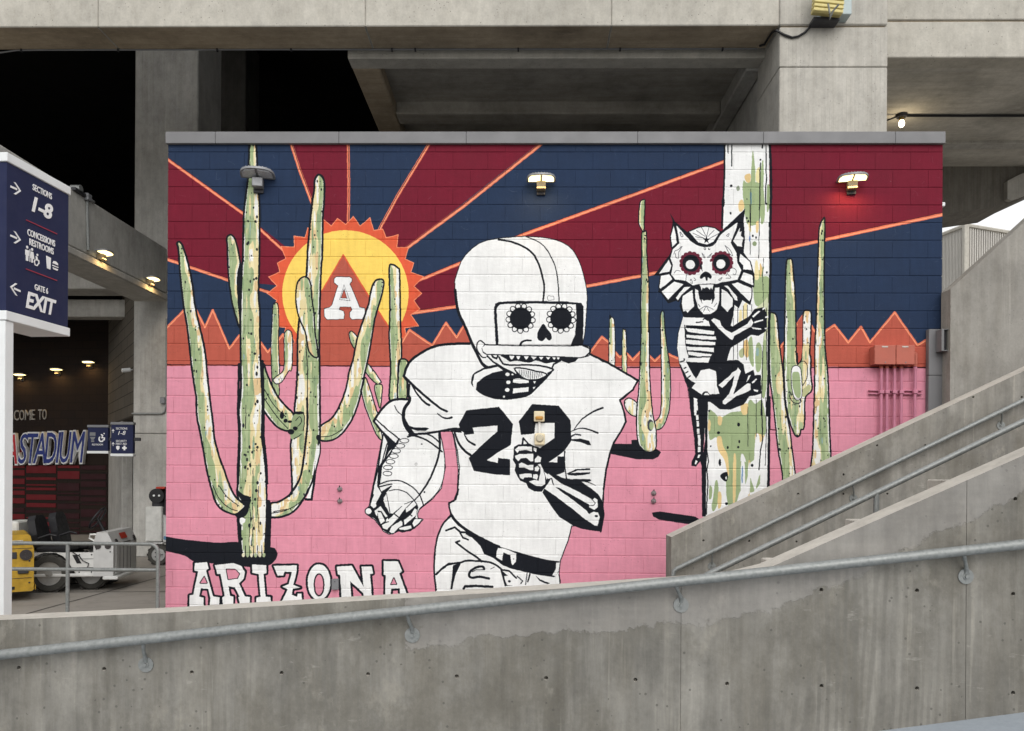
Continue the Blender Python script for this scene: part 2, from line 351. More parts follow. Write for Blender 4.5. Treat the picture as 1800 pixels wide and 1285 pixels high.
    def scuffs(s, n):
        """pale scratches, chalky rubs and dark drips left on the paint"""
        rs=np.random.RandomState(11); k=s.k
        for i in range(n):
            x,y=rs.randint(0,s.w),rs.randint(0,s.h); L=rs.uniform(2,16)*k; a=rs.uniform(0,math.tau) if i%3 else rs.choice([0,math.pi/2])+rs.normal(0,.1); dark=i%5==0; w=rs.uniform(.25,.9)*k; al=rs.uniform(.08,.3)
            bend=rs.normal(0,.5)
            for t in np.arange(0,L,.7):
                px=int(x+t*math.cos(a+bend*t/L)); py=int(y+t*math.sin(a+bend*t/L)); q=max(int(w),1)
                if rs.rand()<.25 or px<0 or py<0 or px+q>=s.w or py+q>=s.h: continue
                z=s.a[py:py+q,px:px+q]; z+=((0.12 if dark else .88)-z)*al*.6
def paint_mural(cv):
    NAVY=(41,56,82); MAR=(116,31,49); ORL=(232,124,94); TER=(186,93,77); PNK=(223,148,167); YEL=(250,214,106); ORS=(224,96,66)
    WH=(241,242,241); BK=(26,29,36); GR=(160,178,134); CR=(236,222,172)
    F,Ln=cv.fill,cv.line
    F([(200,200),(1750,200),(1750,1200),(200,1200)],NAVY)
    c=(607,515)
    F([(280,270),(427,375),c,(540,507),(403,493),(280,451)],MAR)
    F([(512,240),(535,320),(562,385),c,(612,393),(612,240)],MAR)
    F([(760,240),(665,408),c,(703,445),(962,240)],MAR)
    F([(1390,240),(1270,285),(912,415),(725,497),c,(720,551),(800,539),(1030,503),(1140,483),(1358,441),(1680,371),(1680,240)],MAR)
    def ray(a,w=6.5):
        w*=.84
        a=many(a); 
        Ln(a,w,ORL)
        Ln([(x,y+.8) for x,y in a],w*.25,(250,170,130)); Ln([(x+.5,y-w*.5) for x,y in a],1.0,(74,34,44))
    ray('0 285 273 427 375 508 449 560 490'); ray('0 280 451 403 493 488 518 530 528')
    ray('0 511 250 527 300 548 355 562 392'); ray('0 612 250 613 330 612 400',6); ray('0 756 250 700 342 662 412',6.5)
    ray('0 955 250 815 362 700 447',7.5); ray('0 1275 283 1100 347 912 415 810 462 720 499',7.5); ray('0 1670 374 1358 441 1140 482 1030 503 800 539 712 552',7.5)
    # sun
    sp=[]
    cx,cy=607.2,515.6
    for i in range(30):
        a=math.radians(-90+6+i*12); rr=136+5*math.sin(i*2.3); a2=a+math.radians(6.2)
        sp+=[(cx+rr*math.cos(a),cy+rr*math.sin(a)),(cx+121*math.cos(a2),cy+121*math.sin(a2))]
    F(sp,ORS); Ln(sp,1.3,(248,150,112),closed=True)
    F([(cx+111*math.cos(t*.1),cy+111*math.sin(t*.1)) for t in range(63)],YEL)
    # mountains
    ml=many('B 0 870 30 840 195 672 300 640 325 680 410 848 490 670 660 1065 765 930 850 880 985 1005 1055 1105 1090 1065 1170 975 1210 920 1240 985')+[(515,604)]
    mr=many('0 702 606')+many('F 1215 225 1285 110 1397 190')+[(760,607),(784,567.3),(802.6,593),(816,571),(850,610),(1000,640),(1037,620),(1058,592),(1070,601.5),(1081,618.7),(1089.6,627.8),(1101.7,620.7),(1112,632.5),(1125,618.7),(1141,624.8),(1151,634.5),(1161.5,624.4),(1175,622.3),(1191,630),(1260,600),(1350,640),(1398,575),(1411,554.7),(1427,573),(1432,583),(1451.4,581.7),(1467,570.8),(1491,602),(1513.6,574),(1529,602),(1572.8,549),(1613,606.6),(1626,598.8),(1680,570)]
    F(ml+[(515,660),(280,660)],TER); F(mr+[(1680,660),(702,660)],TER)
    F([(603,448),(562,518),(520,600),(512,612),(512,660),(705,660),(705,606),(684,576),(647,519)],TER)
    Ln(ml,3.8,ORL); Ln([(x,y+1.2) for x,y in ml],1.2,(250,170,130)); Ln(mr,3.8,ORL); Ln([(x,y+1.2) for x,y in mr],1.2,(250,170,130))
    Ln([(603,448),(562,518),(530,580)],2.2,ORS); Ln([(603,448),(647,519),(684,576)],2.6,ORS)
    # pink ground
    F([(200,643),(1750,645),(1750,1200),(200,1200)],PNK)
    Ln([(280,641),(700,644),(1080,646),(1450,646),(1680,646)],2.2,(66,26,34))
    # block letter A on the sun
    A='E 690 770 710 752 860 750 890 770 890 800 865 830 955 1040 975 1095 1035 1105 1035 1160 1005 1225 885 1225 868 1200 868 1150 895 1120 880 1085 755 1085 742 1118 795 1140 805 1175 795 1225 610 1230 580 1195 580 1110 640 1095 665 1070 735 850 690 810'
    Ln(A,2,BK,closed=True); F(A,WH)
    F('E 800 835 872 1022 748 1008',(70,70,76)); F('E 800 845 866 1016 754 1004',WH); F('E 802 878 838 995 762 990',BK); F('E 802 890 832 988 770 984',TER)
    # small cacti behind the left group
    cv.cactus('B 1110 625 1135 598 1160 625 1170 800 1165 1000 1175 1250 / C 1180 60 1170 250 1170 380 1110 330 1095 150 1090 0 / B 1090 1000 1100 800',21,green=.8,outl=1.8)
    cv.cactus('B 1228 910 1300 900 1310 1100 1300 1285 / C 1270 130 1200 240 1140 260 1110 220 1150 180 1210 130 1225 40',22,green=.1,outl=1.8)
    cv.cactus('F 690 150 715 125 765 170 775 230 740 290 705 220',23,green=.7,outl=2)
    cv.cactus('F 870 450 900 470 1000 610 995 632 955 638 850 520',24,green=.6,outl=2); cv.cactus('F 950 650 1000 645 1018 670 1010 780 995 880 960 780 942 690',25,green=.6,outl=2)
    cv.cactus('F 850 580 900 700 960 900 1025 1050 1020 1190 960 1140 900 1000 850 870 815 720 830 650',26,green=.5,outl=2.2)
    cv.cactus('E 1312 650 1350 612 1410 650 1430 720 / F 1195 0 1205 250 1205 400 1175 440 1165 780 1110 810 1085 780 1090 650 1100 480 1085 200 1090 0 / E 1320 1000',27,green=.55,outl=3)
    cv.cactus('F 1185 430 1215 395 1270 430 1260 600 1255 790 1170 790 1172 600',28,green=.75,outl=3)
    # right arm, the twin trunk and its left arm
    cv.cactus('F 405 1190 520 1195 620 1130 720 990 790 800 840 560 890 330 945 0 / E 1215 1000 1250 800 1180 780 1130 830 1100 930 1080 1050 / F 835 0 770 200 730 400 690 530 660 690 600 850 520 980 410 1060',31,flip=True,green=.52,outl=3.2)
    cv.cactus('C 1005 50 1060 190 1150 380 1250 500 1310 560 1322 640 1290 730 1240 742 1170 715 1100 650 1030 560 990 480 985 250',32,green=.75,outl=3.4)
    cv.cactus('A 1540 500 1580 448 1632 510 1635 700 1620 900 1615 1285 / B 1605 200 1595 450 1590 700 1585 1000 1588 1285 / C 1590 300 1592 600 1590 830 1560 1050 / G 560 650 540 780 500 900 420 1050 330 1160 200 1218 85 1218 70 1150 95 1080 180 1060 290 990 312 940 300 600 300 450 / C 1330 700 1330 520 1350 300 1360 60 / B 1365 900 1400 600 1450 330 1465 50 / A 1475 1100 1510 740 1530 620',33,flip=True,green=.55,outl=3.6)
    cv.cactus('B 1350 430 1385 355 1440 330 1490 380 1510 560 1530 720 1540 900 1570 1150 1480 1100 1440 900 1380 760 1345 600',34,flip=True,green=.6,outl=2.8,spots=True)
    Ln('G 465 0 470 250 450 450 420 700 380 850 290 990',3.8,BK,sm=True); Ln('F 265 250 285 500 280 800',1.6,BK)
    F('G 325 175 420 170 440 280 400 380 310 420 290 330',(150,168,128),sm=True); Ln('G 345 150 430 165 436 280 405 370 330 415',1.5,BK,sm=True); Ln('G 350 230 390 190 410 240 370 290',1.3,BK,sm=True)
    cv.dot('G',345,310,26,20); cv.dot('G',380,150,55,16); cv.dot('G',300,345,34,28); cv.dot('G',208,175,22,38); cv.dot('G',245,230,22,20); cv.dot('G',290,240,22,14); cv.dot('G',582,405,24,30); cv.dot('G',590,470,16,55)
    F('G 575 500 600 450 600 560 565 700 550 780 545 690',WH); Ln('G 600 450 600 560 560 720 550 790',2.6,BK); F('G 530 850 515 1040 455 1030',WH); Ln('G 548 790 512 1042 452 1038',4,BK)
    F('G 440 350 400 370 360 330 420 330',GR)
    # leftmost group: thin limb, main trunk, left arm
    cv.cactus('A 632 1120 645 1080 680 1068 715 1105 745 1200 760 1285 / B 772 200 750 300 745 450 762 600 768 850 730 750 690 600 660 400 645 200 640 0',41,green=.55,outl=3.2)
    F('B 775 160 800 250 790 560 770 850 745 600 742 400 760 260',BK)
    F('D -40 548 200 575 540 607 740 600 1080 650 1140 685 1152 740 1120 800 1050 845 900 860 800 850 500 820 300 800 200 740 -40 670',BK,sm=True)
    cv.cactus('A 868 40 925 40 950 430 962 640 972 800 970 1285 / B 960 500 975 700 975 1000 985 1250 / C 995 300 1000 500 995 800 1020 1000 1040 1285 / D 1045 300 1030 600 1022 715 960 745 900 745 850 750 800 735 775 600 775 450 755 350 760 200 740 90 748 0 / C 765 1000 770 700 758 550 780 300 / B 775 1000 775 700 790 250 / A 800 1285 808 880 832 650 852 480 862 250',42,green=.5,outl=3.6,big=True)
    cv.cactus('A 122 1160 148 1138 185 1190 215 1285 / B 240 200 280 400 305 600 345 800 385 960 415 1120 430 1285 / C 445 260 465 450 490 640 510 830 560 1020 610 1150 655 1285 / D 720 130 815 215 818 245 770 290 740 312 690 312 590 270 520 190 470 30 / C 430 1150 395 950 360 760 325 580 320 400 300 270 270 60 / B 255 1080 225 830 190 620 155 290 138 50',43,green=.55,outl=3.6)
    Ln('D 745 90 800 130 860 155 850 230 830 300 775 350',6,BK,sm=True); F('D 740 100 790 110 845 150 860 170 850 250 830 310 790 345 740 350 710 320 780 290 815 230',BK); F('D 750 365 790 345 828 365 820 400 780 420',WH)
    Ln('D 1060 190 1072 300 1060 640',8,BK); Ln('C 1000 30 1005 300 1010 560 1010 800 1040 1100 1046 1285',5,BK); Ln('C 760 60 750 560 765 800 750 1100 748 1285',4.5,BK); Ln('D 750 340 760 500 778 700',5.5,BK)
    for t in ('D 905 30 900 200 905 400 890 640','D 860 150 880 350 860 600','D 960 30 950 260 965 500','C 905 1130 905 1285','C 830 480 828 720'): Ln(t,1.2,BK)
    for t in ('D 490 20 560 160 660 250 740 280','D 560 30 640 140 760 230','G 100 1180 250 1150 400 1060 480 920','G 120 1165 260 1140','F 410 1160 520 1150 620 1090','C 1010 400 1150 600 1260 720','C 1010 300 1120 480 1240 600'): Ln(t,1.5,BK,sm=True)
    # dripping base of trunk, letters
    for i in range(6): cv.dot('D',805+i*42,735,15,22,(170,184,146) if i%2 else (236,230,200))
    for i in range(5): Ln(zp('D','%d 640 %d 745'%(826+i*42,826+i*42)),1.3,BK)
    let=['H 135 125 225 118 238 165 217 178 270 370 318 378 315 440 245 440 250 380 235 315 180 310 168 370 200 380 200 440 95 450 98 362 125 358 160 185 133 180',
     'H 283 140 420 124 480 148 505 190 495 240 460 275 505 370 542 375 538 430 470 430 455 378 465 370 430 305 383 295 395 365 420 372 418 440 343 440 338 380 355 365 325 205 300 205',
     'H 558 135 662 140 662 200 642 205 656 370 694 375 694 420 588 420 590 380 620 372 605 205 558 195',
     'H 715 145 887 142 882 200 860 285 912 305 857 315 850 360 888 372 893 350 922 350 922 420 770 420 820 318 780 298 827 280 850 190 795 188 787 216 745 218',
     'H 1180 150 1290 143 1378 300 1362 150 1437 150 1447 200 1425 207 1442 400 1385 400 1375 345 1278 258 1292 420 1218 420 1205 215 1188 208',
     'H 1525 110 1630 112 1662 185 1640 200 1720 420 1655 420 1642 310 1580 315 1570 420 1535 420 1540 215 1525 210']
    ol=[( 1050+84*math.cos(t*.25), 265+132*math.sin(t*.25)) for t in range(26)]; x0,y0,k=REG['H']
    O1=[(x0+x/k,y0+y/k) for x,y in ol]
    for q in let+[O1]: Ln(q,7.5,BK,closed=True)
    for q in let+[O1]: F(q,WH)
    for q in ('H 205 225 224 270 175 270','H 368 172 430 172 462 205 448 235 383 243','H 1600 235 1618 280 1580 280'): Ln(q,3,BK,closed=True); F(q,PNK)
    O2=[(x0+(1050+30*math.cos(t*.25))/k,y0+(285+75*math.sin(t*.25))/k) for t in range(26)]; Ln(O2,5,BK,closed=True); F(O2,PNK)
    # ---------------- cacti on the right
    cv.cactus('U 455 90 485 60 503 75 495 250 492 350 470 340 442 260',51,flip=True,green=.35,outl=2,spots=False)
    cv.cactus('V 160 0 180 -10 200 60 200 420 150 400 / U 170 1180 180 1170',52,green=.1,outl=1.6)
    cv.cactus('V 268 120 282 98 298 130 305 480 265 460',53,green=.45,outl=1.6)
    cv.cactus('V 598 -30 625 -60 635 60 655 250 680 430 685 600 675 780 640 900 600 955 550 968 520 950 515 920 590 850 605 700 605 430 600 200',54,green=.55,outl=2,flip=True)
    F('V 190 1085 345 1090 345 1055 410 1055 560 1130 602 1160 580 1200 530 1222 390 1222 165 1175',BK)
    cv.cactus('V 285 720 330 690 400 745 400 840 350 840 300 790',55,green=.1,outl=2)
    cv.cactus('U 472 390 492 362 515 370 520 600 540 900 535 1285 / V 500 100 505 500 530 820 560 970 555 1135 480 1155 440 1130 400 1060 390 850 410 600 420 400 430 100 / U 462 1100 470 700',56,green=.55,outl=2.2)
    cv.dot('V',510,925,28,50,(70,72,78)); cv.dot('V',520,930,20,36,(160,178,134))
    cv.cactus('W 125 925 155 910 190 950 210 1150 225 1285 / X 240 300 255 550 300 800 325 1000 350 1200 370 1350 230 1350 235 1220 195 980 175 800 150 560 120 300 / W 118 1100',57,green=.6,outl=2.6)
    cv.cactus('W 280 440 305 402 335 420 348 560 365 780 375 1285 / X 370 200 395 150 410 60 / W 430 1200 432 1000 445 900 480 885 515 920 510 1100 500 1285 / X 490 150 490 300 500 440 440 510 435 700 425 790 400 800 390 850 350 850 300 730 260 530 245 200 / W 260 1285 270 700',58,green=.55,outl=2.8)
    F('X 360 60 410 60 410 160 380 215 365 160',TER); Ln('X 365 0 370 210 405 170 412 0',2.6,BK)
    F('W 385 1000 432 935 430 1285 378 1285',TER); F('X 368 0 410 0 405 150 378 200',TER)
    F('X 315 260 345 220 390 235 405 300 410 480 380 530 340 510 315 400',WH,sm=True); F('X 322 300 345 275 385 290 398 400 395 500 355 500 325 400',GR,sm=True); Ln('X 315 260 345 220 390 235 405 300 410 480 380 530 340 510 315 400',1.3,BK,sm=True,closed=True)
    Ln('X 310 460 300 500 330 550 380 562 405 540',1.5,BK,sm=True); Ln('X 395 190 430 180 458 220 455 330 415 400',1.3,BK,sm=True); F('X 420 430 470 390 490 400 480 450 430 505 412 500',(188,190,142))
    cv.cactus('W 590 110 625 25 642 40 640 250 635 600 640 1000 / X 620 60 640 250 652 500 660 800 675 1100 690 1350 480 1350 505 1000 515 700 525 300 528 0 / W 560 1000 570 650 582 300',59,flip=True,green=.5,outl=2.8)
    # tall trunk with the cat
    cv.fill([(1274,240),(1352,240),(1354,1100),(1241,1100),(1236,900),(1240,700),(1268,560),(1271,400),(1273,330)],WH)
    k=cv.k
    def patch(pts,col=GR): F(pts,col,sm=True)
    patch('T 590 195 625 480 625 640 680 660 690 1000 640 1200 570 1260 500 1170 470 1020 445 760 460 620 500 650 560 620 570 420'); patch('T 705 440 735 330 745 520 740 700 760 1000 750 1180 715 1240 700 1150 695 700'); patch('T 790 700 830 720 830 960 790 1060')
    patch('T 470 560 520 525 560 540 550 640 500 640',(226,196,140)); patch('T 390 930 440 890 470 990 430 1060 390 1040',(232,205,150)); patch('T 640 480 690 440 690 640 630 620',(236,226,170)); patch('Q 1190 830 1300 700 1290 800 1360 830 1360 1090 1280 1140 1200 1110'); patch('Q 1090 0 1260 0 1250 190 1180 230 1110 200'); patch('Q 1200 560 1290 540 1310 640 1220 650',(240,240,238))
    patch('Q 1130 210 1150 200 1160 300 1135 290',CR); patch('Q 1215 200 1245 190 1240 300 1215 310',(232,205,150)); patch('Q 1205 660 1230 640 1250 820 1200 840',CR); patch('Q 1260 660 1285 720 1270 820 1255 760',(226,190,130))
    patch('R 890 500 930 450 950 740 920 740 890 640'); patch('R 970 560 1000 500 1035 560 1030 760 1000 820 970 780'); patch('R 1050 480 1085 400 1090 900 1060 1100 1030 1000'); patch('R 960 160 1060 60 1100 40 1095 420 1060 460 1060 200',(206,212,176)); patch('R 790 180 820 160 820 330 790 340',CR); patch('R 840 100 880 90 870 240 840 260',CR); patch('R 840 500 885 480 890 650 850 640',(226,190,130)); patch('R 790 600 840 560 840 650 800 660',(178,186,146))
    patch('S 350 230 400 240 460 290 560 240 640 230 700 200 740 120 790 160 850 130 890 300 880 460 800 470 790 660 740 720 720 800 700 690 660 630 640 800 600 830 530 760 490 660 430 480 360 490'); patch('S 530 780 690 700 720 820 690 930 640 1000 600 1120 530 1100'); patch('S 360 930 385 960 380 1040 355 1050'); patch('S 415 890 440 900 440 1080 400 1170 380 1130 400 1000'); patch('S 730 830 760 900 780 980 720 980'); patch('S 840 820 850 880 800 960 810 880')
    for q in ('S 655 180 720 160 715 250 670 260','S 795 440 880 460 870 500 800 530','S 350 310 370 330 365 410 345 400','S 430 480 470 470 490 560 530 640 545 820 530 820 500 690 440 590','S 585 670 610 670 605 1050 580 1060','S 725 720 745 720 740 990 720 1000','S 440 1000 470 1000 470 1120 440 1140','S 440 280 480 290 470 360 440 350'): patch(q,(232,205,148))
    for q in ('S 660 690 690 700 690 1010 655 1010','S 725 740 745 740 740 980 715 990','S 790 500 830 470 830 800 780 940','S 850 560 900 470 905 900 840 940'): patch(q,WH)
    patch('S 665 760 675 760 672 900 660 880',(130,160,196)); patch('R 975 570 1000 560 1000 640 975 640',(146,176,170)); patch('T 550 800 572 800 570 960 555 960',(120,160,170))
    Ln('T 192 110 188 500 180 750 160 1000 155 1285',3.2,BK); Ln('S 335 600 350 700 335 780 345 900 330 1200',2,BK); F('S 318 140 345 140 340 560 330 760 325 1220 290 1220 285 760 318 500',BK)
    Ln('T 830 110 845 500 845 800 835 1285 / Q 1372 200 1378 700 1365 1285 / R 1112 300 1110 760 1095 1285 / S 925 100 920 500 915 1000 / X 105 1285',4.4,BK); cv.dot('T',170,930,22,70)
    for q,w in (('T 240 110 240 235',1.8),('T 292 110 290 415',2.0),('T 724 110 722 160',2.4),('T 776 110 775 500 785 600 770 700 770 950',1.9),('T 698 370 690 500 688 960 680 1030',2.0),('T 562 740 560 1000 555 1285',1.2),('Q 1145 0 1150 560',1),('Q 1255 0 1250 330 1245 600',1.1),('Q 1300 600 1290 800 1300 1150',.9),('R 730 240 730 700',.9),('R 775 130 775 680',1),('R 835 110 840 640',1),('R 880 100 870 690',1),('R 925 90 930 200',1),('R 1048 540 1040 900 1030 1150 1025 1285',1.4),('R 1085 130 1090 800',1.2),('S 800 120 800 470',1),('S 720 190 722 560',1.1),('S 850 120 860 500 840 600 825 780',2.0),('S 890 100 895 440 885 740',1.2)): Ln(q,w,BK)
    for x,y,a,b in ((282,695,18,20),(275,1085,12,18),(697,328,14,14),(505,882,8,10),(502,1152,10,9),(525,1196,12,12),(780,948,16,12)): cv.dot('T',x,y,a,b)
    cv.dot('T',382,730,24,38,(150,160,140))
    for x,y,a,b in ((457,712,12,34),(445,432,14,14),(632,355,14,18),(532,570,10,14),(640,515,8,16),(632,568,11,11),(760,738,12,14),(357,226,10,10),(372,558,8,9),(520,1100,14,14)): cv.dot('S',x,y,a,b)
    F('S 460 835 525 800 525 885 490 880',BK,sm=True); F('S 508 850 520 840 522 870 512 872',WH)
    for x,y in ((927,95),(1180,350),(1215,370),(1110,150),(1128,185),(1335,765),(1190,440)): cv.dot('Q',x,y,11,14)
    cv.dot('Q',1197,440,24,28,(140,156,120)); cv.dot('Q',1145,380,10,36,(108,130,176))
    F('S -60 1195 60 1205 250 1240 180 1285 -20 1235',BK); F([(1146,901),(1160,899),(1222,908),(1232,914),(1215,922),(1160,914),(1148,908)],BK); Ln('S 930 402 990 405',2,(80,30,40))
    # ---------------- the cat
    F('Q 240 90 300 190 440 310 560 250 660 235 760 260 820 300 960 170 1095 40 1075 160 1090 400 1075 540 1150 640 1195 780 1195 935 1160 930 1165 1060 1150 1135 1060 1080 1020 1170 970 1130 960 1250 / R 700 320 / R 720 330 780 290 900 220 960 140 1060 120 1090 200 1080 380 1000 430 920 420 800 500 700 560 660 695 780 690 840 740 860 840 945 795 960 855 1025 850 1030 1050 960 1075 900 1080 840 1170 700 1225 580 1220 480 1140 425 1140 430 1285 / S 300 660 290 760 270 700 235 750 190 745 190 710 225 630 215 480 175 200 160 0 / R 250 1130 235 990 150 750 120 560 130 400 190 220 / R 150 110 170 30 / Q 340 1100 310 1085 220 1115 140 1000 110 985 130 800 60 800 240 560 270 490 245 470 250 320 275 190',BK)
    # head white pieces
    for q in ('Q 305 215 345 250 470 390 560 450 650 468 740 440 810 330 930 240 1020 175 1000 260 935 430 1000 540 1010 650 1055 740 1010 850 900 870 830 880 770 900 700 895 560 905 500 915 440 880 420 865 300 850 250 790 270 680 240 600 270 500 345 430',
              'Q 285 215 310 330 325 430 262 490 248 350','Q 450 305 560 255 660 243 750 262 812 305 740 420 660 455 560 430','Q 1045 220 1035 300 1060 290 1050 350 1080 370 1060 440 1065 480 1000 470 950 410','Q 230 610 265 690 240 760 105 785','Q 135 795 240 775 275 845 130 960 118 930','Q 290 860 405 895 220 1080 140 980','Q 400 925 490 920 380 1020 330 1090 300 1050','Q 500 950 520 1150 440 1230 420 1200 390 1215 370 1120 380 1030','Q 1030 540 1150 640 1175 745 1065 735 1065 690 1020 640','Q 1070 755 1180 790 1190 920 1030 850','Q 930 890 1010 870 1170 940 1165 1050 1140 1100','Q 835 905 900 910 1010 1040 1010 1090 970 1080 900 960','Q 820 940 890 980 960 1060 955 1150 930 1170 895 1220 815 1140'):
        F(q,WH); Ln(q,1.9,BK,closed=True)
    Ln('Q 305 215 345 250 470 390 560 450 650 468 740 440 810 330 930 240 1020 175',3.2,BK,sm=True)
    F('Q 525 950 560 970 575 1060 620 1115 700 1120 740 1050 750 935 800 935 800 1080 770 1190 700 1235 620 1235 560 1160 530 1050',WH)
    F('Q 575 905 740 900 750 1050 720 1115 600 1110 570 1020',BK); F('Q 575 905 735 900 720 960 705 935 690 960 670 935 650 930 630 945 610 935 600 970 590 930',WH); F('Q 600 1105 600 1065 625 1085 650 1075 700 1080 715 1060 718 1105 700 1120 620 1115',WH)
    for cx,cy,dx in ((480,660,0),(825,655,0)):
        for i in range(15): 
            a=i*math.tau/15; cv.dot('Q',cx+108*math.cos(a),cy+110*math.sin(a),27,27,(104,38,56)); 
        cv.dot('Q',cx,cy,97,97); cv.dot('Q',cx-8,cy+14,52,52,WH)
    F('Q 690 650 720 640 715 740 690 760',WH); F('Q 575 690 600 640 610 760',BK)
    F('Q 645 755 690 775 715 810 700 835 672 820 665 855 648 855 635 815 600 835 580 825 600 780',BK,sm=True)
    F('Q 655 345 665 380 695 382 672 402 682 435 655 415 630 435 638 402 615 382 645 380',BK)
    for q in ('Q 600 260 650 350','Q 540 290 640 360','Q 500 320 630 380','Q 680 260 660 350','Q 740 290 670 360','Q 800 320 690 380','Q 530 360 620 378','Q 640 1145 580 1180','Q 650 1145 620 1205','Q 655 1145 690 1205','Q 660 1145 730 1180','Q 285 560 300 520 330 510 380 470 340 540 340 600 310 590 305 550','Q 865 460 920 510 950 575 915 550 865 460','Q 605 545 640 595 620 590 605 545','Q 715 550 670 590 690 590 715 550','Q 290 770 320 740 360 750','Q 420 860 430 800 450 760','Q 880 800 910 740 950 715 990 740 980 790 955 780','Q 875 830 930 825 900 790','Q 470 860 480 840 495 885 475 880','Q 515 825 535 850 515 855','Q 790 850 830 820 810 855 790 850','Q 355 310 370 360 390 350 360 310','Q 880 350 910 325 900 360 880 350','Q 560 1120 580 1150','Q 770 1110 740 1150'): Ln(q,1.0,(80,82,88),sm=True)
    cv.dot('Q',637,497,13,15); cv.dot('Q',637,497,6,8,WH); cv.dot('Q',685,497,12,14); cv.dot('Q',687,493,7,9,WH)
    # skeleton
    F('R 190 225 240 252 262 232 300 240 225 300 205 400 212 520 228 600 245 650 222 712 300 855 330 890 380 800 470 785 540 810 552 900 550 960 580 1055 470 1060 450 1025 410 1035 390 1065 280 990 320 940 230 880 150 720 125 560 140 400',WH)
    for q in ('R 200 232 420 238 462 270 478 326 222 316','R 214 345 330 355 525 382 520 418 390 408 238 384','R 222 418 540 440 545 472 400 470 225 448','R 215 470 535 498 535 532 380 532 220 515','R 222 546 520 560 520 608 400 592 235 585','R 240 600 500 628 488 650 340 650 245 636','R 236 668 480 664 458 720 228 710'): F(q,WH)
    for q in ('R 205 320 214 380 230 384','R 330 285 400 280','R 405 255 420 245 455 265','R 160 710 195 700 200 680','R 200 780 220 770','R 215 830 240 815','R 240 880 265 860'): Ln(q,2.2,BK,sm=True)
    F('R 385 1060 410 1030 440 1025 470 1050 460 1065',BK); F('R 410 1070 425 1045 455 1045 470 1070',WH)
    for q in ('R 490 260 520 240 585 265 600 320 640 360 710 400 880 300 920 245 945 290 920 330 740 430 720 475 690 465 560 340','R 930 220 1000 160 1020 165 945 235','R 950 280 1050 250 1050 265 955 295','R 1040 140 1065 120 1070 135 1045 155','R 1070 225 1100 215 1105 235 1070 240','R 1065 345 1100 340 1100 352 1070 358','R 920 335 1030 350 1030 365 940 355','R 570 960 700 850 710 830 760 800 780 770 810 810 790 870 730 1060 880 940 915 945 915 1010 880 1035 760 1080 640 1170 615 1160 615 1130 680 1060 720 960 740 860 610 990','R 870 930 890 860 915 850 895 900','R 925 930 975 890 985 900 935 945','R 945 1005 995 1015 990 1035 950 1025','R 305 1105 330 1110 345 1150 330 1285 310 1285 305 1180'): F(q,WH)
    for y0_,x_ in ((200,238),(290,245),(350,250),(420,254),(480,262),(530,264),(590,263)): F(zp('S','%d %d %d %d %d %d %d %d'%(x_-13,y0_-28,x_+11,y0_-28,x_+13,y0_+22,x_-11,y0_+24)),WH)
    F('S 210 100 245 115 235 200 220 200',WH); F('S 255 640 275 640 262 670 245 668',WH); F('S 230 690 248 700 232 732 220 725',WH)
    # ---------------- the player
    torso=many('K 1200 85 1000 92 820 115 680 175 540 270 480 360 445 460 490 515 515 570 500 660 515 720 445 850 450 960 530 1120 860 1080 1010 1070 / L 1020 130 1055 310 1080 520 1070 750 1030 870 975 890 / P 305 150 330 280 240 380 175 540 150 720 145 900 165 1100 175 1500 1515 1500 1510 1040 1515 1000 1500 940 1515 780 1600 560 1640 400 / O 800 1115 1000 1100 1150 900 / N 915 1285 940 1100 980 930 1010 850 1080 740 1125 650 1110 560 1060 450 1100 430 1200 330 1240 260 1100 180 950 90 780 10')
    arm=many('K 515 720 400 715 300 740 200 830 150 890 112 970 200 1090 215 1170 / L 250 230 200 500 165 680 140 800 120 920 78 960 90 1000 180 1060 230 1120 270 1180 330 1215 370 1210 410 1170 470 1190 560 1175 640 1110 690 1060 640 1050 630 1000 650 950 700 910 800 830 890 720 930 500 920 350 885 180 875 120 570 130')
    Ln(torso,3.6,BK,closed=True); Ln(arm,3.2,BK,closed=True); F(torso,WH); F(arm,WH)
    helm=many('I 130 640 150 530 210 370 300 260 420 175 560 135 700 118 900 105 1090 115 1250 140 1380 195 1470 280 1540 420 1590 600 1615 760 1605 1000 1590 1180 / J 1385 560 1370 650 1440 670 1450 730 1400 775 1100 800 900 860 600 900 350 890 290 850 190 650 110 460 30 280')
    Ln(helm,3.0,BK,sm=True,closed=True); F(helm,WH,sm=True)
    Ln('J 0 60 30 280 110 460 190 650 290 850 350 890',5,BK,sm=True); F('J 150 620 200 700 290 830 350 880 460 860 500 890 350 890 280 850',BK)
    # stripe on the helmet
    Ln('I 620 135 760 160 900 215 1010 300 1080 430 1120 580 1135 680 1122 830',3.6,BK,sm=True,taper=3.2); Ln('I 930 105 1050 150 1150 230 1230 370 1275 500 1295 680 1302 830',1.8,BK,sm=True,taper=2)
    Ln('I 1170 790 1180 772 1240 775 1248 815 1180 822 1170 790',1,(120,120,124))
    # face opening
    Ln('I 605 1285 585 1000 585 900 625 855 750 845 1100 845 1400 850',4.6,BK); F('I 1490 850 1550 850 1580 890 1580 1050 1570 1285 1460 1285 1490 1200 1500 1050',BK); F('J 1305 205 1360 200 1380 240 1370 660 1240 660 1290 540 1305 350',BK); Ln('J 440 230 430 300 450 640',4.4,BK); Ln('J 440 215 480 200 800 190 1310 205',3.6,BK)
    for cx,cy in ((705,365),(1140,365)):
        for i in range(13):
            a=i*math.tau/13+.15; cv.dot('J',cx+130*math.cos(a),cy+132*math.sin(a),33,33); 
        for i in range(13):
            a=i*math.tau/13+.15; cv.dot('J',cx+131*math.cos(a),cy+133*math.sin(a),23,23,WH)
        cv.dot('J',cx,cy,118,118)
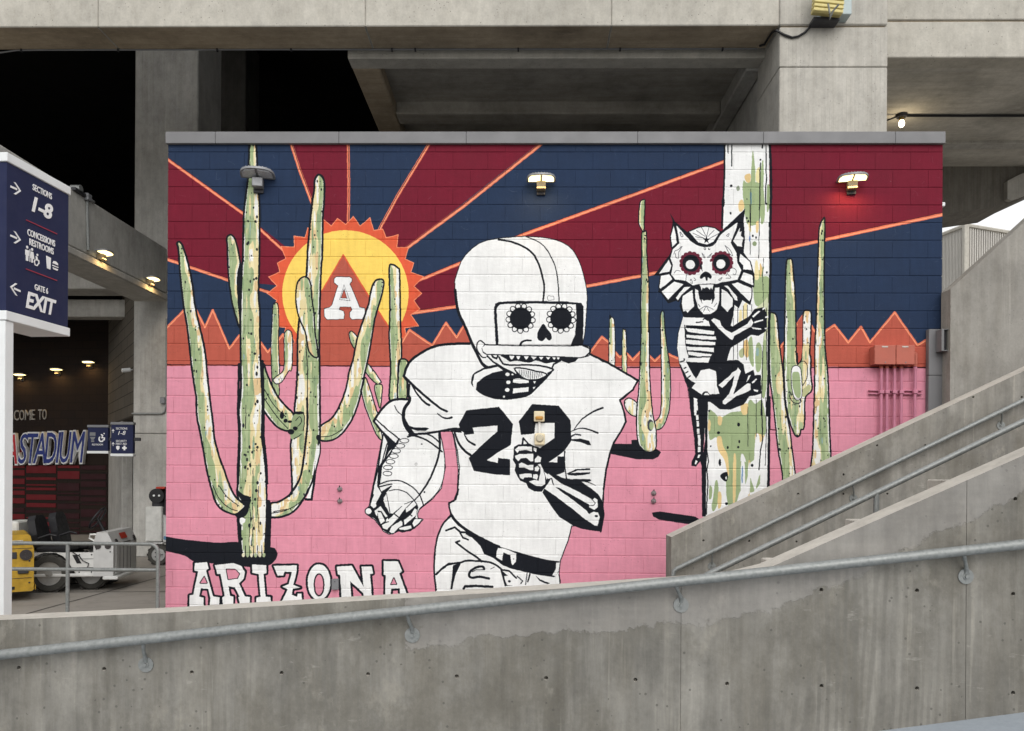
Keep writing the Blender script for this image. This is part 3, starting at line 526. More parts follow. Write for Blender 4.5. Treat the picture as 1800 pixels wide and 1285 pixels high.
    F('J 948 425 990 480 1030 530 1040 575 1015 602 985 585 975 575 940 608 900 600 882 560 895 500',BK,sm=True)
    Ln('J 700 655 720 620 760 603 815 603',4,BK,sm=True,taper=3)
    # face bar, teeth, jaw, collar
    F('J 345 890 560 900 900 1010 970 980 1040 950 870 1130 780 1200 620 1235 450 1235 300 1190 200 1110 172 1050 190 970 260 920',BK,sm=True); F('J 190 1050 210 970 300 920 460 885 515 925 400 950 300 1000 235 1060 220 1150 195 1100',WH)
    F('J 340 760 480 770 560 870 900 890 1045 905 1110 830 1130 800 1000 840 800 860 620 760',WH); F('J 350 750 640 910 660 960 620 960 500 890 400 830',WH); Ln('J 345 770 420 840 520 900 640 960',3,BK)
    F('J 380 750 470 760 450 810 400 790',BK); F('J 530 760 1150 780 1120 830 1040 840 980 850 920 830 860 820 800 840 720 830 650 820 590 830 550 800',BK,sm=True); F('J 1110 780 1330 790 1290 830 1220 848 1150 825',BK)
    for x,w_ in ((610,26),(680,20),(765,24),(845,32),(925,26),(1000,26),(1065,24),(1110,16)): F(zp('J','%d 765 %d 770 %d 805 %d 800'%(x-w_,x+w_,x+6,x-10)),WH,sm=True)
    F('J 400 755 450 760 445 785 425 780',WH); F('J 590 870 870 870 1040 905 1030 940 960 950 860 930 640 905',WH); Ln('J 470 780 500 830 560 865 860 868 1040 905 1045 930 1000 955',3,BK,sm=True); Ln('J 1130 820 1060 860 1040 905',3,BK)
    F('J 640 905 720 900 860 930 985 965 920 1015 840 1028 760 1020 690 970',WH,sm=True); Ln('J 640 905 720 900 860 930 985 965 920 1015 840 1028 760 1020 690 970',2.6,BK,sm=True,closed=True)
    for i in range(13): Ln(zp('J','%d %d %d %d'%(690+i*20,918+i*3,694+i*20,975+min(i,6)*7-max(0,i-8)*8)),1.1,(70,74,80))
    for x,y in ((563,968),(573,1052),(562,1135)): cv.dot('J',x,y,24,20,WH)
    cv.dot('J',525,1208,12,12,WH); cv.dot('J',617,970,12,9,WH)
    F('J 625 1020 690 1010 790 1035 790 1060 690 1065 620 1055',WH); F('J 625 1120 790 1105 790 1150 620 1172',WH); F('J 840 1040 870 1040 855 1070',WH); F('J 835 1105 865 1100 845 1130',WH)
    bar=many('J 290 680 320 655 700 665 1240 668 1360 660 1440 672 1452 720 1410 768 1340 782 900 765 340 745 300 720'); Ln(bar,4.2,BK,closed=True); F(bar,WH)
    Ln('J 320 640 270 605 235 640 240 710 290 780 330 785',2.2,BK,sm=True); F('J 250 640 270 620 310 650 285 690 300 740 325 770 290 765 250 700',WH)
    Ln('J 1370 655 1450 690 1450 730 1400 775',2.6,BK); Ln('J 1450 740 1591 830',2.2,BK)
    # shoulder and sleeve lines
    Ln('K 1190 90 1000 92 820 115 680 175 540 270 480 360 450 460',4.6,BK,sm=True); Ln('K 450 460 520 530 640 640 760 740 860 820 935 855',4.6,BK,sm=True,taper=3.8); Ln('K 540 560 600 660 680 750 735 785',2.2,BK,sm=True,taper=4.2); Ln('K 830 880 880 920 940 935 990 925',1.6,BK,sm=True,taper=4.2)
    Ln('K 510 560 500 660 515 730 455 830 445 920 470 1020 540 1115',4.6,BK,sm=True,taper=7); F('K 470 1000 560 1035 700 1040 735 1050 700 1075 600 1075 520 1050 490 1025',BK); F('K 445 920 460 920 500 1000 560 1090 600 1120 530 1140 480 1060 445 990',BK)
    Ln('K 510 1120 700 1105 860 1080 1010 1050 1090 1055',4,BK); Ln('K 515 720 400 718 300 740 200 830 130 930 112 970',4.2,BK,sm=True); Ln('K 112 970 210 1090 340 1210',3.2,BK); Ln('K 140 950 260 1060 400 1170',2.4,BK); Ln('K 345 790 380 860 440 905',1.6,BK,sm=True)
    F('K 210 1100 350 1210 400 1195 330 1285 270 1260 260 1200',BK); F('K 990 1060 1090 1050 1100 1100 1020 1090',BK)
    # ball
    Ln('L 530 170 600 160 700 190 800 250 900 330',3,BK,sm=True); Ln('L 560 140 720 140 800 170 870 230',2.6,BK,sm=True); Ln('L 870 130 875 300 840 450 760 640 660 790',4,BK,sm=True,taper=3); Ln('L 880 130 915 300 930 450 910 640 830 790 660 940',1.4,BK,sm=True)
    Ln('L 650 800 520 930',1.4,BK); Ln('L 440 190 380 290 290 420 250 480 240 560 225 680',3.2,BK,sm=True); F('L 320 240 420 235 330 330 290 410 250 480 225 700 245 760 200 700 210 500 280 400',BK)
    for x,y in ((495,212),(450,268),(405,322),(380,378),(345,438),(318,500),(313,565)): cv.dot('L',x,y,52,28); cv.dot('L',x,y,43,20,WH)
    Ln('L 230 680 330 645 450 645 580 710 660 800 700 910',2.2,BK,sm=True); Ln('L 330 750 430 740 530 780 610 870 640 930',1.8,BK,sm=True); Ln('L 265 150 215 480 165 690 130 920',3,BK); Ln('L 310 240 260 420 225 560 220 680',2,BK)
    F('a 130 485 190 480 290 480 300 460 480 340 390 450 335 600 440 810 500 820 650 690 720 700 730 800 800 760 905 670 938 730 890 900 1010 915 970 1000 880 1080 760 1130 600 1130 540 1160 470 1182 400 1150 300 1080 250 990 180 900 60 850 20 790 30 730 100 690',BK)
    for q in ('a 215 360 250 358 292 480 205 640 215 690 170 727 115 680 122 630','a 285 362 475 345 400 395 320 445 300 430','a 180 770 285 690 412 865 372 882 300 770 240 768 228 870 190 820','a 235 790 290 790 362 950 290 1000 250 900','a 380 930 408 890 432 940 390 962','a 308 1020 480 872 695 655 722 715 600 890 400 1095 330 1070','a 440 1130 480 1040 640 940 668 965 665 1022 600 1060 520 1150 475 1160','a 690 930 800 850 880 730 918 755 900 850 705 1018','a 605 1065 815 1022 828 1075 740 1105 620 1092','a 838 990 880 918 1000 915 940 995 865 1050'): F(q,WH)
    Ln('a 535 830 600 885',2,BK); Ln('a 790 830 830 860',2,BK); Ln('a 305 1005 420 960',2,BK); Ln('a 270 350 480 305',2.4,BK); Ln('a 300 450 470 345',2.4,BK); Ln('a 385 470 450 800',1.4,BK); Ln('a 240 350 300 450',1.6,BK)
    Ln('a 700 650 880 590 960 500',1.2,BK); F('a 340 540 385 480 440 790 370 690',WH); cv.dot('a',78,778,70,68); cv.dot('a',78,778,50,52,WH)
    cv.dot('L',680,250,10,8); cv.dot('L',710,765,10,10); cv.dot('L',620,463,14,14,(130,130,130)); cv.dot('L',620,463,9,9,WH)
    # 22
    F('M 200 280 590 238 755 440 730 690 560 790 445 875 575 905 580 845 720 860 720 1050 560 1045 290 1000 230 845 420 660 570 530 570 460 275 485 295 560 190 570 150 530 110 450',BK)
    F('M 985 205 1300 225 1440 400 1450 640 1360 770 1280 830 1180 895 1285 900 1285 825 1370 820 1370 1010 1270 1055 1330 1150 1140 1020 1040 900 1000 700 1075 725 1250 610 1250 430 1030 430 1025 555 850 570 825 410',BK)
    F('M 1025 435 1250 430 1250 610 1075 728 1000 690 1010 560',WH); F('M 1280 830 1360 765 1365 825 1285 830 1285 900 1180 895',WH)
    Ln('M 60 530 100 650 170 750 250 810',3.4,BK,sm=True,taper=4.4); Ln('M 175 560 220 640 300 690',2,BK,sm=True,taper=4); F('M 0 490 130 485 150 530 60 530 20 540',BK)
    Ln('M 50 560 95 770 120 960 100 1285',1.6,BK)
    # fist
    F('O 150 230 200 200 330 190 420 240 450 300 470 340 470 400 500 540 520 600 500 690 460 735 380 730 310 690 290 640 220 610 190 560 160 500 170 430 140 380 145 320',BK)
    for q in ('O 160 260 200 220 355 225 355 285 290 262 210 270 190 300','O 375 235 408 250 400 290 375 270','O 160 330 210 310 370 305 370 390 340 395 290 350 230 360 200 390 170 360','O 385 370 420 328 460 350 450 400 385 405','O 205 420 240 405 300 435 370 430 370 490 330 490 270 465 210 465','O 385 460 420 440 440 470 420 505 385 500','O 210 540 270 530 350 530 355 570 265 575 255 595 220 580','O 370 540 410 535 425 560 410 600 365 580','O 420 425 450 420 480 480 500 560 505 650 470 670 400 670 320 620 380 600 430 610 450 520 450 460'): F(q,WH,sm=False)
    Ln('O 245 195 255 130 310 190',3,BK)
    # forearm
    F('O 500 690 520 600 545 530 700 560 760 590 880 600 1010 690 1100 760 1150 840 1170 1000 1130 1185 1000 1170 900 1150 800 1105 660 1020 560 880 470 740',BK,sm=False)
    F('O 495 700 570 590 590 650 640 700 820 830 960 940 1000 985 1050 960 1100 970 1120 1020 1095 1120 1060 1115 960 1050 800 920 600 770',WH); F('O 510 560 540 530 580 560 680 640 850 720 1040 825 1060 805 1095 825 1095 910 1060 940 1000 910 1000 880 860 800 660 690 610 680 580 580 540 590',WH)
    Ln('O 1030 825 1070 860 1050 890 1000 895',1.3,BK); cv.dot('O',1080,1010,18,14)
    F('O 630 545 740 515 745 590 700 580',WH); F('O 745 530 850 480 1010 470 1010 490 870 495 790 525 860 520 1010 515 1005 535 850 555 770 548',BK); F('O 760 595 860 590 1000 590 1025 605 1000 622 880 615',BK); Ln('O 870 610 980 625 1075 665',2.6,BK,sm=True,taper=1)
    Ln('O 725 280 720 400 745 600',2.2,BK); F('O 800 140 900 135 1000 160 1022 210 990 210 900 175 800 160',BK)
    Ln('N 640 720 720 620 830 550 908 520',1.6,BK,sm=True,taper=3.6); Ln('N 610 740 700 710 780 725 862 755',1.6,BK,sm=True,taper=3); Ln('N 615 785 650 768 700 775',3,(70,72,78))
    Ln('N 780 10 960 100 1240 262 1190 350 1070 445 1110 560 1125 650 1080 740 1010 850 975 950 940 1100 915 1285',3.2,BK); Ln('O 1150 850 1165 1000 1130 1185',3,BK); Ln('O 1235 300 1190 480 1150 830',2,BK)
    # trousers and belt
    Ln('P 408 0 380 110 305 155 310 210 335 285',3.2,BK); Ln('P 335 285 400 370 520 460 700 560 850 630',5,BK,sm=True); Ln('P 330 290 240 380 175 540 150 720 145 900 165 1100',3,BK,sm=True)
    F('P 510 465 660 540 850 625 1040 680 1250 740 1400 775 1510 785 1500 900 1470 950 1450 960 1250 930 1000 870 900 835 790 750 690 710 650 620 560 530 480 490',BK); F('P 1475 800 1510 800 1500 890 1470 950 1430 940 1470 870',WH)
    F('P 840 640 920 650 1040 700 1035 790 1000 830 985 800 975 720 900 690 885 780 820 740 825 690',WH); cv.dot('P',1010,760,8,8,(150,150,150))
    Ln('P 275 450 370 415 430 470 520 470',3.4,BK); Ln('P 430 480 460 530 515 550',3,BK,taper=3); Ln('P 420 565 380 580 500 670 620 750 660 790',3.4,BK); Ln('P 165 930 280 830 430 800 500 780 650 785 760 800 850 850 880 890 920 1050',3.4,BK,sm=True); F('P 350 830 440 800 380 920 340 1090 320 1090 340 950',BK); Ln('P 170 915 260 850 300 810 400 800',2.4,BK)
    Ln('P 690 870 670 845 610 850 545 890 525 940 560 965 640 955 740 975',4.2,BK,sm=True); Ln('P 690 880 600 880 560 900',1.6,BK); Ln('P 465 1085 480 1060 600 1055 780 1065',4.4,BK); F('P 870 880 950 940 900 950 940 1050 1010 1050 930 1060',BK); Ln('P 880 880 960 890 1040 970',3,BK); cv.dot('P',965,1005,16,13); Ln('P 1050 950 1110 1000 1090 1030',2,BK); F('P 1250 940 1300 985 1410 1025 1380 1035 1290 1000',BK); Ln('P 1510 940 1515 1040',2,BK); Ln('P 1160 910 1140 1040',2,(90,92,96)); Ln('P 1190 920 1165 1010',2.6,BK); Ln('P 800 850 760 870',1.2,BK)
# ================================================================== LARGE STRUCTURE
def proj(p):
    q=CROT.transposed()@(Vector(p)-EYEV); return (900+FPX*q.x/-q.z, HORIZ-FPX*q.y/-q.z)
# ground ----------------------------------------------------------------------------------
def ground_mat():
    b=NB('plaza concrete paving'); P=b.g.outputs['Position']; n=b.noise(P,.35,6,.6); n2=b.noise(P,3.2,6,.65); col=b.ramp(n,[(.3,(.25,.23,.20)),(.7,(.33,.305,.275))]); col=b.mix(b.ramp(n2,[(.5,G(0)),(.7,G(.5))]),col,(.19,.175,.155))
    return b.done(col,.85,0,b.bump(n2,.25,.01))
def ramp_mat():
    b=NB('grey painted ramp floor'); P=b.g.outputs['Position']; n=b.noise(P,1.3,6,.6); n2=b.noise(P,30,4,.7); col=b.ramp(n,[(.3,(.30,.335,.37)),(.7,(.38,.415,.45))]); col=b.mix(.4,col,b.ramp(n2,[(.3,G(.7)),(.7,G(1))]),'MULTIPLY'); return b.done(col,.7,0,b.bump(n2,.3,.004))
YF, TF = 4.2, .18                         # ramp wall: near face and thickness
_f0,_f1=onY(1545,1285,YF),onY(1800,1252,YF)
fz=lambda X: _f0.z+(_f1.z-_f0.z)/(_f1.x-_f0.x)*(X-_f0.x)   # ramp floor height
MB().add([(-300,-300,-1.6),(300,-300,-1.6),(300,400,-1.6),(-300,400,-1.6)],[(0,1,2,3)]).obj('ground',plain('distant ground',(.22,.21,.19),.9,0,.2,.3)); structure(bpy.data.objects['ground'])
structure(MB().box(-40,40,YF+TF+.001,60,-1.5,0).obj('plaza_pavement',ground_mat()))
o=MB().add([(-7,-4,fz(-7)),(6,-4,fz(6)),(6,YF+.02,fz(6)),(-7,YF+.02,fz(-7)),(-7,-4,-1.55),(6,-4,-1.55),(6,YF+.02,-1.55),(-7,YF+.02,-1.55)],[(0,1,2,3),(4,5,6,7),(0,1,5,4),(2,3,7,6),(1,2,6,5),(3,0,4,7)]).obj('ramp_floor',ramp_mat()); structure(o)
seam=plain('dark paving joint',(.07,.065,.06),.95)
for i,(a,c) in enumerate(((( -14,8.4),(-3.9,8.9)),((-14,10.2),(-3.5,11.2)),((-14,13.2),(-4.5,13.9)),((-8.6,7),(-7.4,15)),((-5.9,6),(-5.7,15)))):
    a=Vector((*a,.004)); c=Vector((*c,.004)); d=(c-a).normalized(); s=Vector((-d.y,d.x,0))*.012
    MB().add([a-s,c-s,c+s,a+s],[(0,1,2,3)]).obj('paving_joint',seam,bpy.data.objects['plaza_pavement'])
# ------------------------------------------------------------------ the painted block wall
YM=9.24
XL=onY(293.5,600,YM).x; XR=onY(1656.5,420,YM).x; W=XR-XL
j0=onY(296,267.7,YM).z; PITCH=(j0-onY(291.5,1032.4,YM).z)/25
HTOP=j0+PITCH*.93
wall=empty('painted_block_wall',(XL,YM,0)); tag(wall,'concrete block wall painted with a mural of a skeleton football player, cactus desert and bobcat','wall')
TW=2700; TK=TW/W; TH=int(HTOP*TK)+2
def tf(px,py):
    p=onY(px,py,YM); return ((p.x-XL)*TK, TH-p.z*TK)
cv=Canvas(TW,TH,tf,TK*YM/FPX); paint_mural(cv); cv.scuffs(900)
img=bpy.data.images.new('mural_paint',TW,TH,alpha=False); buf=np.ones((TH,TW,4),np.float32); buf[:,:,:3]=cv.a[::-1]; img.pixels.foreach_set(buf.ravel()); img.update(); img.pack()
def paint_mat():
    b=NB('mural wall paint'); tc=b.n('TexCoord'); tc.object=wall; L=tc.outputs['Object']
    # hand-painted edges waver a little
    nv=b.n('TexNoise'); nv.inputs['Scale'].default_value=16; nv.inputs['Detail'].default_value=3; b.l(L,nv.inputs['Vector'])
    off=b.n('VectorMath',operation='MULTIPLY_ADD'); b.l(nv.outputs['Color'],off.inputs[0]); off.inputs[1].default_value=(.012,0,.012); off.inputs[2].default_value=(-.006,0,-.006)
    ad=b.n('VectorMath',operation='ADD'); b.l(L,ad.inputs[0]); b.l(off.outputs[0],ad.inputs[1])
    sep=b.n('SeparateXYZ'); b.l(ad.outputs[0],sep.inputs[0]); cb=b.n('CombineXYZ'); b.l(b.math('DIVIDE',sep.outputs[0],W),cb.inputs[0]); b.l(b.math('DIVIDE',sep.outputs[2],TH/TK),cb.inputs[1])
    im=b.n('TexImage'); im.image=img; im.extension='EXTEND'; b.l(cb.outputs[0],im.inputs['Vector'])
    cl=b.noise(L,2.1,5,.6); fi=b.noise(L,60,4,.7); st=b.noise(b.mapping((9,9,1.2),src=L),2.5,4,.6)
    col=b.mix(1,im.outputs['Color'],b.ramp(cl,[(.3,G(.82)),(.7,G(.97))]),'MULTIPLY'); col=b.mix(.7,col,b.ramp(st,[(.3,G(.88)),(.7,G(1.04))]),'MULTIPLY'); rl=b.noise(b.mapping((1.5,1,6),src=L),5,5,.65); col=b.mix(.6,col,b.ramp(rl,[(.3,G(.9)),(.7,G(1.05))]),'MULTIPLY')
    sc=b.noise(b.mapping((1,1,1.5),src=L),14,6,.75); col=b.mix(b.ramp(sc,[(.66,G(0)),(.76,G(.26))]),col,(.60,.58,.57))
    vp=b.n('TexVoronoi'); vp.inputs['Scale'].default_value=26; b.l(L,vp.inputs['Vector']); pit=b.math('MULTIPLY',b.math('LESS_THAN',vp.outputs['Distance'],.10),b.math('GREATER_THAN',b.noise(L,2.7,4),.55)); col=b.mix(b.math('MULTIPLY',pit,.55),col,(.03,.03,.035))
    return b.done(col,b.ramp(cl,[(.3,G(.7)),(.7,G(.85))]),0,b.bump(b.math('ADD',b.math('MULTIPLY',fi,.6),b.math('MULTIPLY',cl,.6)),.5,.008),spec=.12)
MPAINT=paint_mat()
def block_mesh(w, h, c=.006, d=.10):
    x0,x1,z0,z1=0,w,0,h
    e=.0011; v=[(x0+e,0,z0+c),(x1-e,0,z0+c),(x1-e,0,z1-c),(x0+e,0,z1-c),(x0,c,z0),(x1,c,z0),(x1,c,z1),(x0,c,z1),(x0,d,z0),(x1,d,z0),(x1,d,z1),(x0,d,z1)]
    f=[(0,1,2,3)]+[(i+4,(i+1)%4+4,(i+1)%4,i) for i in range(4)]+[(i+8,(i+1)%4+8,(i+1)%4+4,i+4) for i in range(4)]
    return v,f
BW,JH,JV=.406,.008,.0008
meshes={}
def get_mesh(w,h):
    k=(round(w,3),round(h,3))
    if k not in meshes:
        v,f=block_mesh(w,h); me=bpy.data.meshes.new('block'); me.from_pydata(v,[],f); me.update(); me.materials.append(MPAINT); meshes[k]=me
    return meshes[k]
blocks=[]; ncourse=int(HTOP/PITCH)+2
for r in range(ncourse):
    zt=j0+PITCH-(r)*PITCH; zb=zt-PITCH; h=min(zt,HTOP)-max(zb,0)
    if h<.02: continue
    zb=max(zb,0); x=-(BW/2 if r%2 else 0)-.12
    while x<W:
        a=max(x,0); e=min(x+BW,W)
        if e-a>.03: blocks.append((a+JV/2,zb+JH/2,e-a-JV,h-JH))
        x+=BW
def hidden(b):
    px,py=proj((XL+b[0]+b[2]/2,YM,b[1]+b[3]/2)); return py>1075-.05*px-6 or (px>1180 and py>936-.478*(px-1180))
vis=sorted([b for b in blocks if not hidden(b) and b[2]>.3 and b[3]>.15],key=lambda b:(Vector((XL+b[0],YM,b[1]))-EYEV).length)
ones=set(vis[:300]); rest=MB()
rb=random.Random(3)
for b in blocks:
    if b in ones:
        o=bpy.data.objects.new('block',get_mesh(b[2],b[3])); COL.objects.link(o); o.parent=wall; o.location=(b[0],rb.uniform(-.0012,.0012),b[1])
    else:
        v,f=block_mesh(b[2],b[3]); dy=rb.uniform(-.0012,.0012); rest.add([(p[0]+b[0],p[1]+dy,p[2]+b[1]) for p in v],f)
o=rest.obj('block_field',MPAINT,wall); o['kind']='stuff'
MB().box(.003,W-.003,.006,.12,0,HTOP-.003).obj('mortar',MPAINT,wall)
MB().box(.004,W-.004,.12,2.6,0,HTOP-.01).obj('building_core',plain('plain block paint',(.42,.40,.37),.8,0,.1,3),wall)
zc0=onY(975,254.5,YM).z; zc1=onY(975,234,YM).z
seams=[onY(x,245,YM).x-XL for x in (293.5,381,597,820,1120,1340,1571,1659)]
for a,e in zip(seams,seams[1:]): MB().bevbox(a+.0012,e-.0012,-.045,2.64,zc0,zc1,.004).obj('coping_panel',MAT['coping'],wall)
# ------------------------------------------------------------------ stadium structure above and behind
YB=10.6
zb=onY(700,46,YB).z; XP0=onY(1370,120,YB).x; XP1=onY(1560,120,YB).x
def beam_thing(name, mb, mat, label, cat='beam'):
    o=mb.obj(name,mat); return tag(o,label,cat)
lb=empty('concrete_beam',(0,YB,zb)); tag(lb,'long pale concrete beam across the top, left of the square pier','beam')
xs_=[-24]+[onY(x,25,YB).x for x in (172,642,1075)]+[XP0-.004]
for q0,q1 in zip(xs_,xs_[1:]):
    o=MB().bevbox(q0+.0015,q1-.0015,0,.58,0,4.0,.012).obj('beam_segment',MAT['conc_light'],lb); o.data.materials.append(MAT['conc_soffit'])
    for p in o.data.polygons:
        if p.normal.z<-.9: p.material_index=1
# thin conduit along the soffit's back edge
cpts=[onY(x,y,YB+.56) for x,y in ((-60,91),(0,92.5),(12,91),(28,88.5))]+[Vector((onY(x,88,YB+.56).x,YB+.56,zb-.012)) for x in (60,400,800,1100,1330)]
k=empty('soffit_conduit',(0,0,0)); tag(k,'thin grey conduit running along the back edge of the long beam','conduit')
MB().tube(cpts,.011,8).obj('pipe',MAT['grey_metal'],k,True)
for x in (38,208,382,512,689,730,911,1090,1270): q=onY(x,88,YB+.56); MB().bevbox(q.x-.012,q.x+.012,YB+.54,YB+.578,zb-.04,zb,.003).obj('clip',MAT['dark_metal'],k)
# pier with cast grooves
pier=empty('concrete_pier',((XP0+XP1)/2,YB,0)); tag(pier,'square pale concrete pier rising behind the mural wall to the right','pier')
zg=onY(1465,46,YB).z; zg2=onY(1465,118,YB).z; xa,xb=XP0-pier.location.x,XP1-pier.location.x
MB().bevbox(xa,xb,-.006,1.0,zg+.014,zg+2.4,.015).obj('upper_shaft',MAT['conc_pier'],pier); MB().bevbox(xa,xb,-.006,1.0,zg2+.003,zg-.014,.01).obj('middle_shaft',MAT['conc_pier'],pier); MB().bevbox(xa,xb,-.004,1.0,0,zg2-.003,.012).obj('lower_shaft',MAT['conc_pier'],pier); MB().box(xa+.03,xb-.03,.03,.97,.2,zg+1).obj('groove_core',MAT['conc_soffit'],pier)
# right bay: set-back beam, slab, haunched cross beam
YR=YB+.34; zr=onY(1680,101,YR).z; zr1=onY(1680,36,YR).z
rbm=empty('concrete_beam',(XP1,YR,0)); tag(rbm,'set-back grey concrete beam with a horizontal groove, right of the pier','beam')
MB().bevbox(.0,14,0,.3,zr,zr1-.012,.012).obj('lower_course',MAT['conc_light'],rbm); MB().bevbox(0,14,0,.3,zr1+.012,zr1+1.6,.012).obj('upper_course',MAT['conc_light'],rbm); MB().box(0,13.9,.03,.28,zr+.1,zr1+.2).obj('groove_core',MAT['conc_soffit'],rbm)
zs=onY(1680,119,YR+.3).z
tag(MB().box(XP1-.2,XP1+13,YR+.305,YR+4.6,zs,zs+.25).obj('slab_soffit',concrete('right bay slab concrete',(.56,.54,.49),.62,1.2,.5,(1,.14),.3,(.4,3,3))),'grey slab underside over the right bay with a bare bulb','slab')
YX=YR+3.9
pts=[onY(x,y,YX) for x,y in ((1640,290),(1700,292),(1900,285),(1900,300),(1800,346),(1778,359),(1640,379))]
tag(MB().prism([(p.x,p.z) for p in pts],'y',YX,YX+1.1).obj('concrete_beam',concrete('streaked haunch concrete',(.19,.18,.16),.6,1.2,.8,(0,.12),.3,(5,5,.3))),'dark streaked haunched beam above the strip of white sky','beam')
pts=[onY(x,y,YX-.12) for x,y in ((1771,318),(1790,308),(1900,262),(1900,300),(1800,344),(1779,352),(1771,350))]
tag(MB().prism([(p.x,p.z) for p in pts],'y',YX-.12,YX-.004).obj('corbel',MAT['conc_mid']),'stained corbel end at the right edge, in front of the dark haunched beam','corbel')
zq=onY(1700,272,YR+2.9).z
tag(MB().bevbox(XP1,XP1+13,YR+2.75,YR+3.0,zs-.05,zs+.1,.01).obj('slab_rib',MAT['conc_mid']),'shallow pale rib across the right slab underside','rib')
# hanging tray slab between beam and pier
YT=YB+.66; zt=onY(980,102,YT).z; zt1=onY(980,87,YT).z+.3; TX0=onY(611,95,YT).x; TX1=onY(1353,95,YT).x
tray=empty('coffered_slab',((TX0+TX1)/2,YT,0)); tag(tray,'dark coffered concrete slab underside hanging behind the long beam','slab'); cx=tray.location.x
a,e=TX0-cx,TX1-cx
MB().bevbox(a,e,0,.30,zt,zt1,.012).obj('front_rib',MAT['conc_light'],tray); MB().bevbox(a,a+.40,.302,7,zt+.004,zt1,.02).obj('side_rib',MAT['conc_soffit'],tray); MB().bevbox(e-.25,e,.302,7,zt-.02,zt1,.02).obj('side_rib',MAT['conc_mid'],tray)
MB().bevbox(a+.402,e-.252,1.75,2.15,zt+.003,zt1,.02).obj('cross_rib',MAT['conc_soffit_b'],tray); MB().box(a+.3,e-.2,.28,7,zt+.2,zt+.4).obj('coffer_plate',MAT['conc_soffit_b'],tray)
tag(MB().bevbox(TX1+.006,TX1+.20,YT+.3,YT+7,zt-1.9,zt+.6,.01).obj('concrete_wall',MAT['conc_mid']),'narrow concrete wall strip beside the left side of the square pier','wall')
# black concourse shell, added to keep light out: roof, side walls and back wall
void=plain('shade black shell',(.012,.012,.012),.9,0,.2,.4)  # near-black colour puts the deep shade into these surfaces
tag(MB().box(-30,XP0+.6,YB+.6,42,zb+4.8,zb+5.4).obj('shade_roof',void),'black roof slab added far above to shut sky light out of the concourse','roof')  # added overhead to block sky light, leaving a slot for the columns
tag(MB().box(-30,XP0+.6,42,42.4,0,zb+4.9).obj('shade_wall',void),'black far wall added to keep the concourse dark','wall')  # added at the back so the opening turns black
tag(MB().box(XP0+.3,XP0+.6,YB+1.01,42,0,zb+4.9).obj('shade_partition',void),'dark partition added behind the mural building to block light','wall')  # added out of view to part the dark side from the open bay
tag(MB().box(-30.3,-30,YB+.6,42,0,zb+4.9).obj('shade_side',void),'black side wall added far to the left to keep the concourse dark','wall')  # added out of view to close the dark enclosure on the left
# columns
YC=15.4
def column(px0,px1,Y,d,mat,label,top=zb+4.8):
    x0=onY(px0,600,Y).x; x1=onY(px1,160,Y).x; k=empty('concrete_column',((x0+x1)/2,Y,0)); tag(k,label,'column'); h=(x1-x0)/2
    MB().bevbox(-h,h,0,d,0,2.4,.02).obj('lower_shaft',mat,k); MB().bevbox(-h,h,.002,d,2.406,5.2,.02).obj('middle_shaft',mat,k); MB().bevbox(-h,h,0,d,5.206,top,.02).obj('upper_shaft',mat,k); return k
colA=column(234.5,348,YC,1.2,MAT['conc_mid'],'grey square concrete column standing left of the mural wall')
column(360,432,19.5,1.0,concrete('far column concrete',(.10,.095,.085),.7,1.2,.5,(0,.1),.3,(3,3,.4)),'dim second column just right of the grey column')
column(512,540,27,1.0,plain('shade dark column',(.03,.03,.03),.9),'barely visible dark column behind the mural wall, third from left')  # near-black colour stands in for the shade on this far column
# long depth beam with lamps at the left
YE=YC-.25
pe=onY(294,437,YE); XB=pe.x; zt_=pe.z; zgv=onX(207,475,XB).z; zbt=onX(207,489,XB).z
db=empty('concrete_girder',(XB,YE,0)); tag(db,'concrete girder running back from the left above the carts, two lamps on it','girder')
L=YE-5.0
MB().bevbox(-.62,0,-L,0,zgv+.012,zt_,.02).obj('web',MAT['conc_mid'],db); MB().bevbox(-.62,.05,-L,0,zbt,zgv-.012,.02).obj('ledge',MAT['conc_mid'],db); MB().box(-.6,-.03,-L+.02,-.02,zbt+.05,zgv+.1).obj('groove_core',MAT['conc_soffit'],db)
# lower concourse slab and fascia behind
zl=onY(170,508,17.2).z; zl2=onY(170,497,17.2).z
tag(MB().bevbox(-22,XB+1.1,17.2,17.9,zl,zl2+.5,.02).obj('concrete_beam',MAT['conc_mid']),'short grey cross beam under the girder at the left','beam')
zw0=onY(170,546,17.3).z
tag(MB().bevbox(-22,XB+1.0,18.0,18.4,zw0,zl-.05,.02).obj('fascia_wall',MAT['conc_mid']),'dim grey fascia wall below the short cross beam','wall')
tag(MB().box(-22,XB+2.5,18.4,27,zw0+.4,zw0+.6).obj('concourse_ceiling',void),'dark low ceiling over the welcome wall','ceiling')
